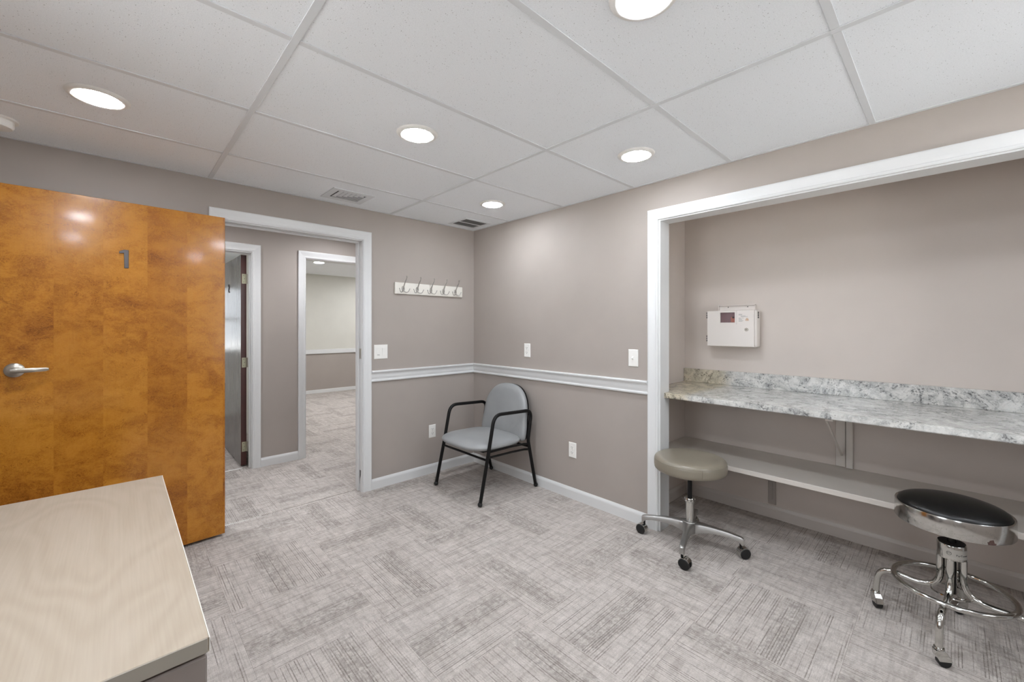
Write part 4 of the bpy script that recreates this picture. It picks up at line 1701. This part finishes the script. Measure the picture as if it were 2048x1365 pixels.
poly = [(-0.006, 0.0), (0.016, 0.0), (0.020, 0.006), (0.013, 0.008), (0.010, 0.020), (-0.002, 0.017), (-0.004, 0.012), (-0.010, 0.010)]
a0 = math.radians(215.0)
A = [b.verts.new((sx + 0.1784 * math.cos(a0 + u / 0.178), sy + 0.1784 * math.sin(a0 + u / 0.178), 0.4810 + v)) for u, v in poly]
Bv = [b.verts.new((sx + 0.1770 * math.cos(a0 + u / 0.178), sy + 0.1770 * math.sin(a0 + u / 0.178), 0.4810 + v)) for u, v in poly]
b.faces.new(A)
b.faces.new(Bv[::-1])
for i in range(len(poly)):
    b.faces.new((A[i], Bv[i], Bv[(i + 1) % len(poly)], A[(i + 1) % len(poly)]))
cpx = obj('chipped_patch', b, M['rust'], bandp)
cpx['label'] = 'brown rusted chip on the band'
b = BM()
lathe(b, [(0.0, 0.448), (0.165, 0.452), (0.165, 0.460), (0.0, 0.460)], 40, UP)
obj('seat_pan', b, M['black_metal'], t)
b = BM()
lathe(b, [(0.0, 0.19), (0.014, 0.19), (0.014, 0.476), (0.0, 0.476)], 20, TR)
obj('screw_post', b, plain('dark_steel', (60, 58, 56), 0.35, 0.9), t, smooth=True)
b = BM()
lathe(b, [(0.0, 0.405), (0.040, 0.405), (0.044, 0.402), (0.045, 0.398), (0.045, 0.343), (0.042, 0.340), (0.0, 0.340)], 40, TR)
hub = obj('collar', b, M['chrome'], t, smooth=True)
b = BM()
lathe(b, [(0.0145, 0.4052), (0.042, 0.4052), (0.042, 0.4062), (0.0145, 0.4062), (0.0145, 0.4052)], 32, TR)
obj('cap', b, plain('dark_cap', (42, 36, 33), 0.6), hub)
# maker's plate: pale label with a ringed mark and lettering, wrapped round the collar
la = math.radians(206.0)


def wrap(bmx, rad):
    for v in bmx.verts:
        u, w_, d_ = v.co.x, v.co.y, v.co.z
        an = la + u / rad
        v.co = Vector((sx + (rad + d_) * math.cos(an), sy + (rad + d_) * math.sin(an), w_))
    return bmx


b = BM()
pa = []
for k in range(13):
    u = -0.042 + 0.084 * k / 12
    pa.append([(u, 0.350, 0.0002), (u, 0.388, 0.0002), (u, 0.388, 0.0008), (u, 0.350, 0.0008)])
loft(b, pa)
lb = obj('maker_label', wrap(b, 0.045), plain('silver_label', (196, 194, 188), 0.3, 0.6), hub)
b = text_bm('PurTower', 0.0105, 0.0002)
bmesh.ops.translate(b, vec=(0.014, 0.367, 0.0011), verts=b.verts)
obj('lettering', wrap(b, 0.045), M['dark_print'], hub)
b = BM()
lathe(b, [(0.0065, 0.0), (0.0078, 0.0), (0.0078, 0.0003), (0.0065, 0.0003), (0.0065, 0.0)], 24, Matrix.Translation((-0.028, 0.371, 0.0009)))
b2 = text_bm('E7', 0.010, 0.0002)
bmesh.ops.translate(b2, vec=(-0.028, 0.371, 0.0011), verts=b2.verts)
me_ = bpy.data.meshes.new('tmp')
b2.to_mesh(me_)
b.from_mesh(me_)
b2.free()
bpy.data.meshes.remove(me_)
obj('ringed_mark', wrap(b, 0.045), M['dark_print'], hub)
# legs
for dg_ in (82.2, 172.2, 262.2, 352.2):
    a = math.radians(dg_)
    d = Vector((math.cos(a), math.sin(a), 0))
    o_ = Vector((sx, sy, 0))
    P_ = [o_ + d * 0.033 + Vector((0, 0, 0.36)), o_ + d * 0.033 + Vector((0, 0, 0.182)), o_ + d * 0.236 + Vector((0, 0, 0.190)), o_ + d * 0.248 + Vector((0, 0, 0.066))]
    b = BM()
    pts = [P_[0]]
    pp = smooth_path(P_[:3], 0.085, 10)
    qq = smooth_path(P_[1:], 0.060, 8)
    mid = [q for q in qq[1:]]
    tube(b, pp[:-1] + mid, 0.0122, 14)
    lg = obj('leg', b, M['chrome'], t, smooth=True)
    b = BM()
    tube(b, [o_ + d * 0.033 + Vector((0, 0, 0.340)), o_ + d * 0.033 + Vector((0, 0, 0.275))], 0.0132, 14)
    obj('sleeve', b, M['chrome'], lg, smooth=True)
    # caster: collar, wedge hood, black wheel
    cpos = o_ + d * 0.248
    b = BM()
    lathe(b, [(0.0, 0.064), (0.0155, 0.064), (0.0170, 0.068), (0.0155, 0.072), (0.0, 0.072)], 18, Matrix.Translation(cpos))
    cs = obj('caster', b, M['chrome'], t, smooth=True)
    swiv = {82.2: math.radians(215), 172.2: math.radians(300), 262.2: math.radians(250), 352.2: math.radians(120)}[dg_]
    tr = Vector((math.cos(swiv), math.sin(swiv), 0))
    ax = Vector((-tr.y, tr.x, 0))

    def W(u, v, z, cpos=cpos, tr=tr, ax=ax):
        return tuple(cpos + tr * u + ax * v + Vector((0, 0, z)))
    b = BM()
    loft(b, [[W(-0.016, -0.013, 0.062), W(-0.016, 0.013, 0.062), W(0.014, 0.013, 0.064), W(0.014, -0.013, 0.064)],
             [W(-0.014, -0.015, 0.040), W(-0.014, 0.015, 0.040), W(0.026, 0.015, 0.048), W(0.026, -0.015, 0.048)],
             [W(-0.004, -0.015, 0.022), W(-0.004, 0.015, 0.022), W(0.036, 0.015, 0.026), W(0.036, -0.015, 0.026)]])
    bmesh.ops.bevel(b, geom=list(b.edges), offset=0.0015, segments=1, affect='EDGES')
    obj('hood', b, M['chrome'], cs)
    b = BM()
    wc = cpos + tr * 0.014 + Vector((0, 0, 0.021))
    Rm = Matrix(((ax.x, tr.x, 0, wc.x), (ax.y, tr.y, 0, wc.y), (0, 0, 1, wc.z), (0, 0, 0, 1)))
    lathe(b, [(0.0, -0.0125), (0.018, -0.0125), (0.021, -0.010), (0.021, 0.010), (0.018, 0.0125), (0.0, 0.0125)], 24, Rm @ Matrix.Rotation(PI / 2, 4, 'Y'))
    obj('wheel', b, M['black_rubber'], cs, smooth=True)
b = BM()
tor = [(sx + 0.181 * math.cos(2 * PI * k / 72), sy + 0.181 * math.sin(2 * PI * k / 72), 0.2125) for k in range(72)]
tube(b, tor, 0.0105, 12, closed=True)
fr_ = obj('foot_ring', b, M['chrome'], t, smooth=True)
b = BM()
tor = [(sx + 0.062 * math.cos(2 * PI * k / 48), sy + 0.062 * math.sin(2 * PI * k / 48), 0.192) for k in range(48)]
tube(b, tor, 0.0042, 8, closed=True)
obj('tie_ring', b, M['chrome'], t, smooth=True)

# ------------------------------------------------------------------ desk in the foreground
tx0, tx1, ty0, ty1, tz = -3.16, -2.3955, -2.256, -1.095, 0.736
t = thing('desk', 'pale maple topped desk with grey panels in the near left corner', 'desk', ((tx0 + tx1) / 2, (ty0 + ty1) / 2, 0))
b = BM()
box(b, (tx0 + 0.002, ty0 + 0.002, tz - 0.028), (tx1 - 0.002, ty1 - 0.002, tz), 0.001)
top = obj('desktop', b, M['maple'], t)
b = BM()
box(b, (tx0 + 0.004, ty0, tz - 0.0275), (tx1 - 0.004, ty0 + 0.002, tz - 0.0008), 0.0006)
obj('edge_band', b, M['pvc_edge'], top)
b = BM()
box(b, (tx1 - 0.002, ty0 + 0.001, tz - 0.0275), (tx1, ty1 - 0.001, tz - 0.0005), 0.0008)
obj('edge_band', b, M['board'], top)
# pedestal under the near end: case with two drawers
b = BM()
ca, cb = ty0 + 0.028, ty0 + 0.50
box(b, (tx0 + 0.01, ca, 0.02), (tx1 - 0.006, cb, tz - 0.029), 0.002)
obj('pedestal', b, M['desk_grey'], t)
for z0_, z1_ in ((0.372, 0.700), (0.040, 0.366)):
    b = BM()
    box(b, (tx0 + 0.012, ty0 + 0.006, z0_), (tx1 - 0.004, ca, z1_), 0.003)
    dr_ = obj('drawer', b, M['desk_grey'], t)
    b = BM()
    xm = (tx0 + tx1) / 2
    tube(b, smooth_path([(xm - 0.06, ty0 + 0.006, z1_ - 0.06), (xm - 0.06, ty0 - 0.022, z1_ - 0.06), (xm + 0.06, ty0 - 0.022, z1_ - 0.06), (xm + 0.06, ty0 + 0.006, z1_ - 0.06)], 0.015, 5), 0.004, 8)
    obj('handle', b, M['nickel'], dr_, smooth=True)
b = BM()
box(b, (tx0 + 0.01, ty1 - 0.035, 0.0), (tx1 - 0.01, ty1 - 0.008, tz - 0.0285), 0.001)
obj('end_panel', b, M['desk_grey'], t)
b = BM()
box(b, (tx0 + 0.02, cb, 0.25), (tx0 + 0.04, ty1 - 0.035, tz - 0.0285), 0.001)
obj('modesty_panel', b, M['desk_grey'], t)
for x in (tx0 + 0.05, tx1 - 0.05):
    for y in (ca + 0.05, cb - 0.05):
        b = BM()
        lathe(b, [(0.0, 0.0), (0.018, 0.0), (0.018, 0.020), (0.0, 0.020)], 14, Matrix.Translation((x, y, 0)))
        obj('foot', b, M['black_rubber'], t)
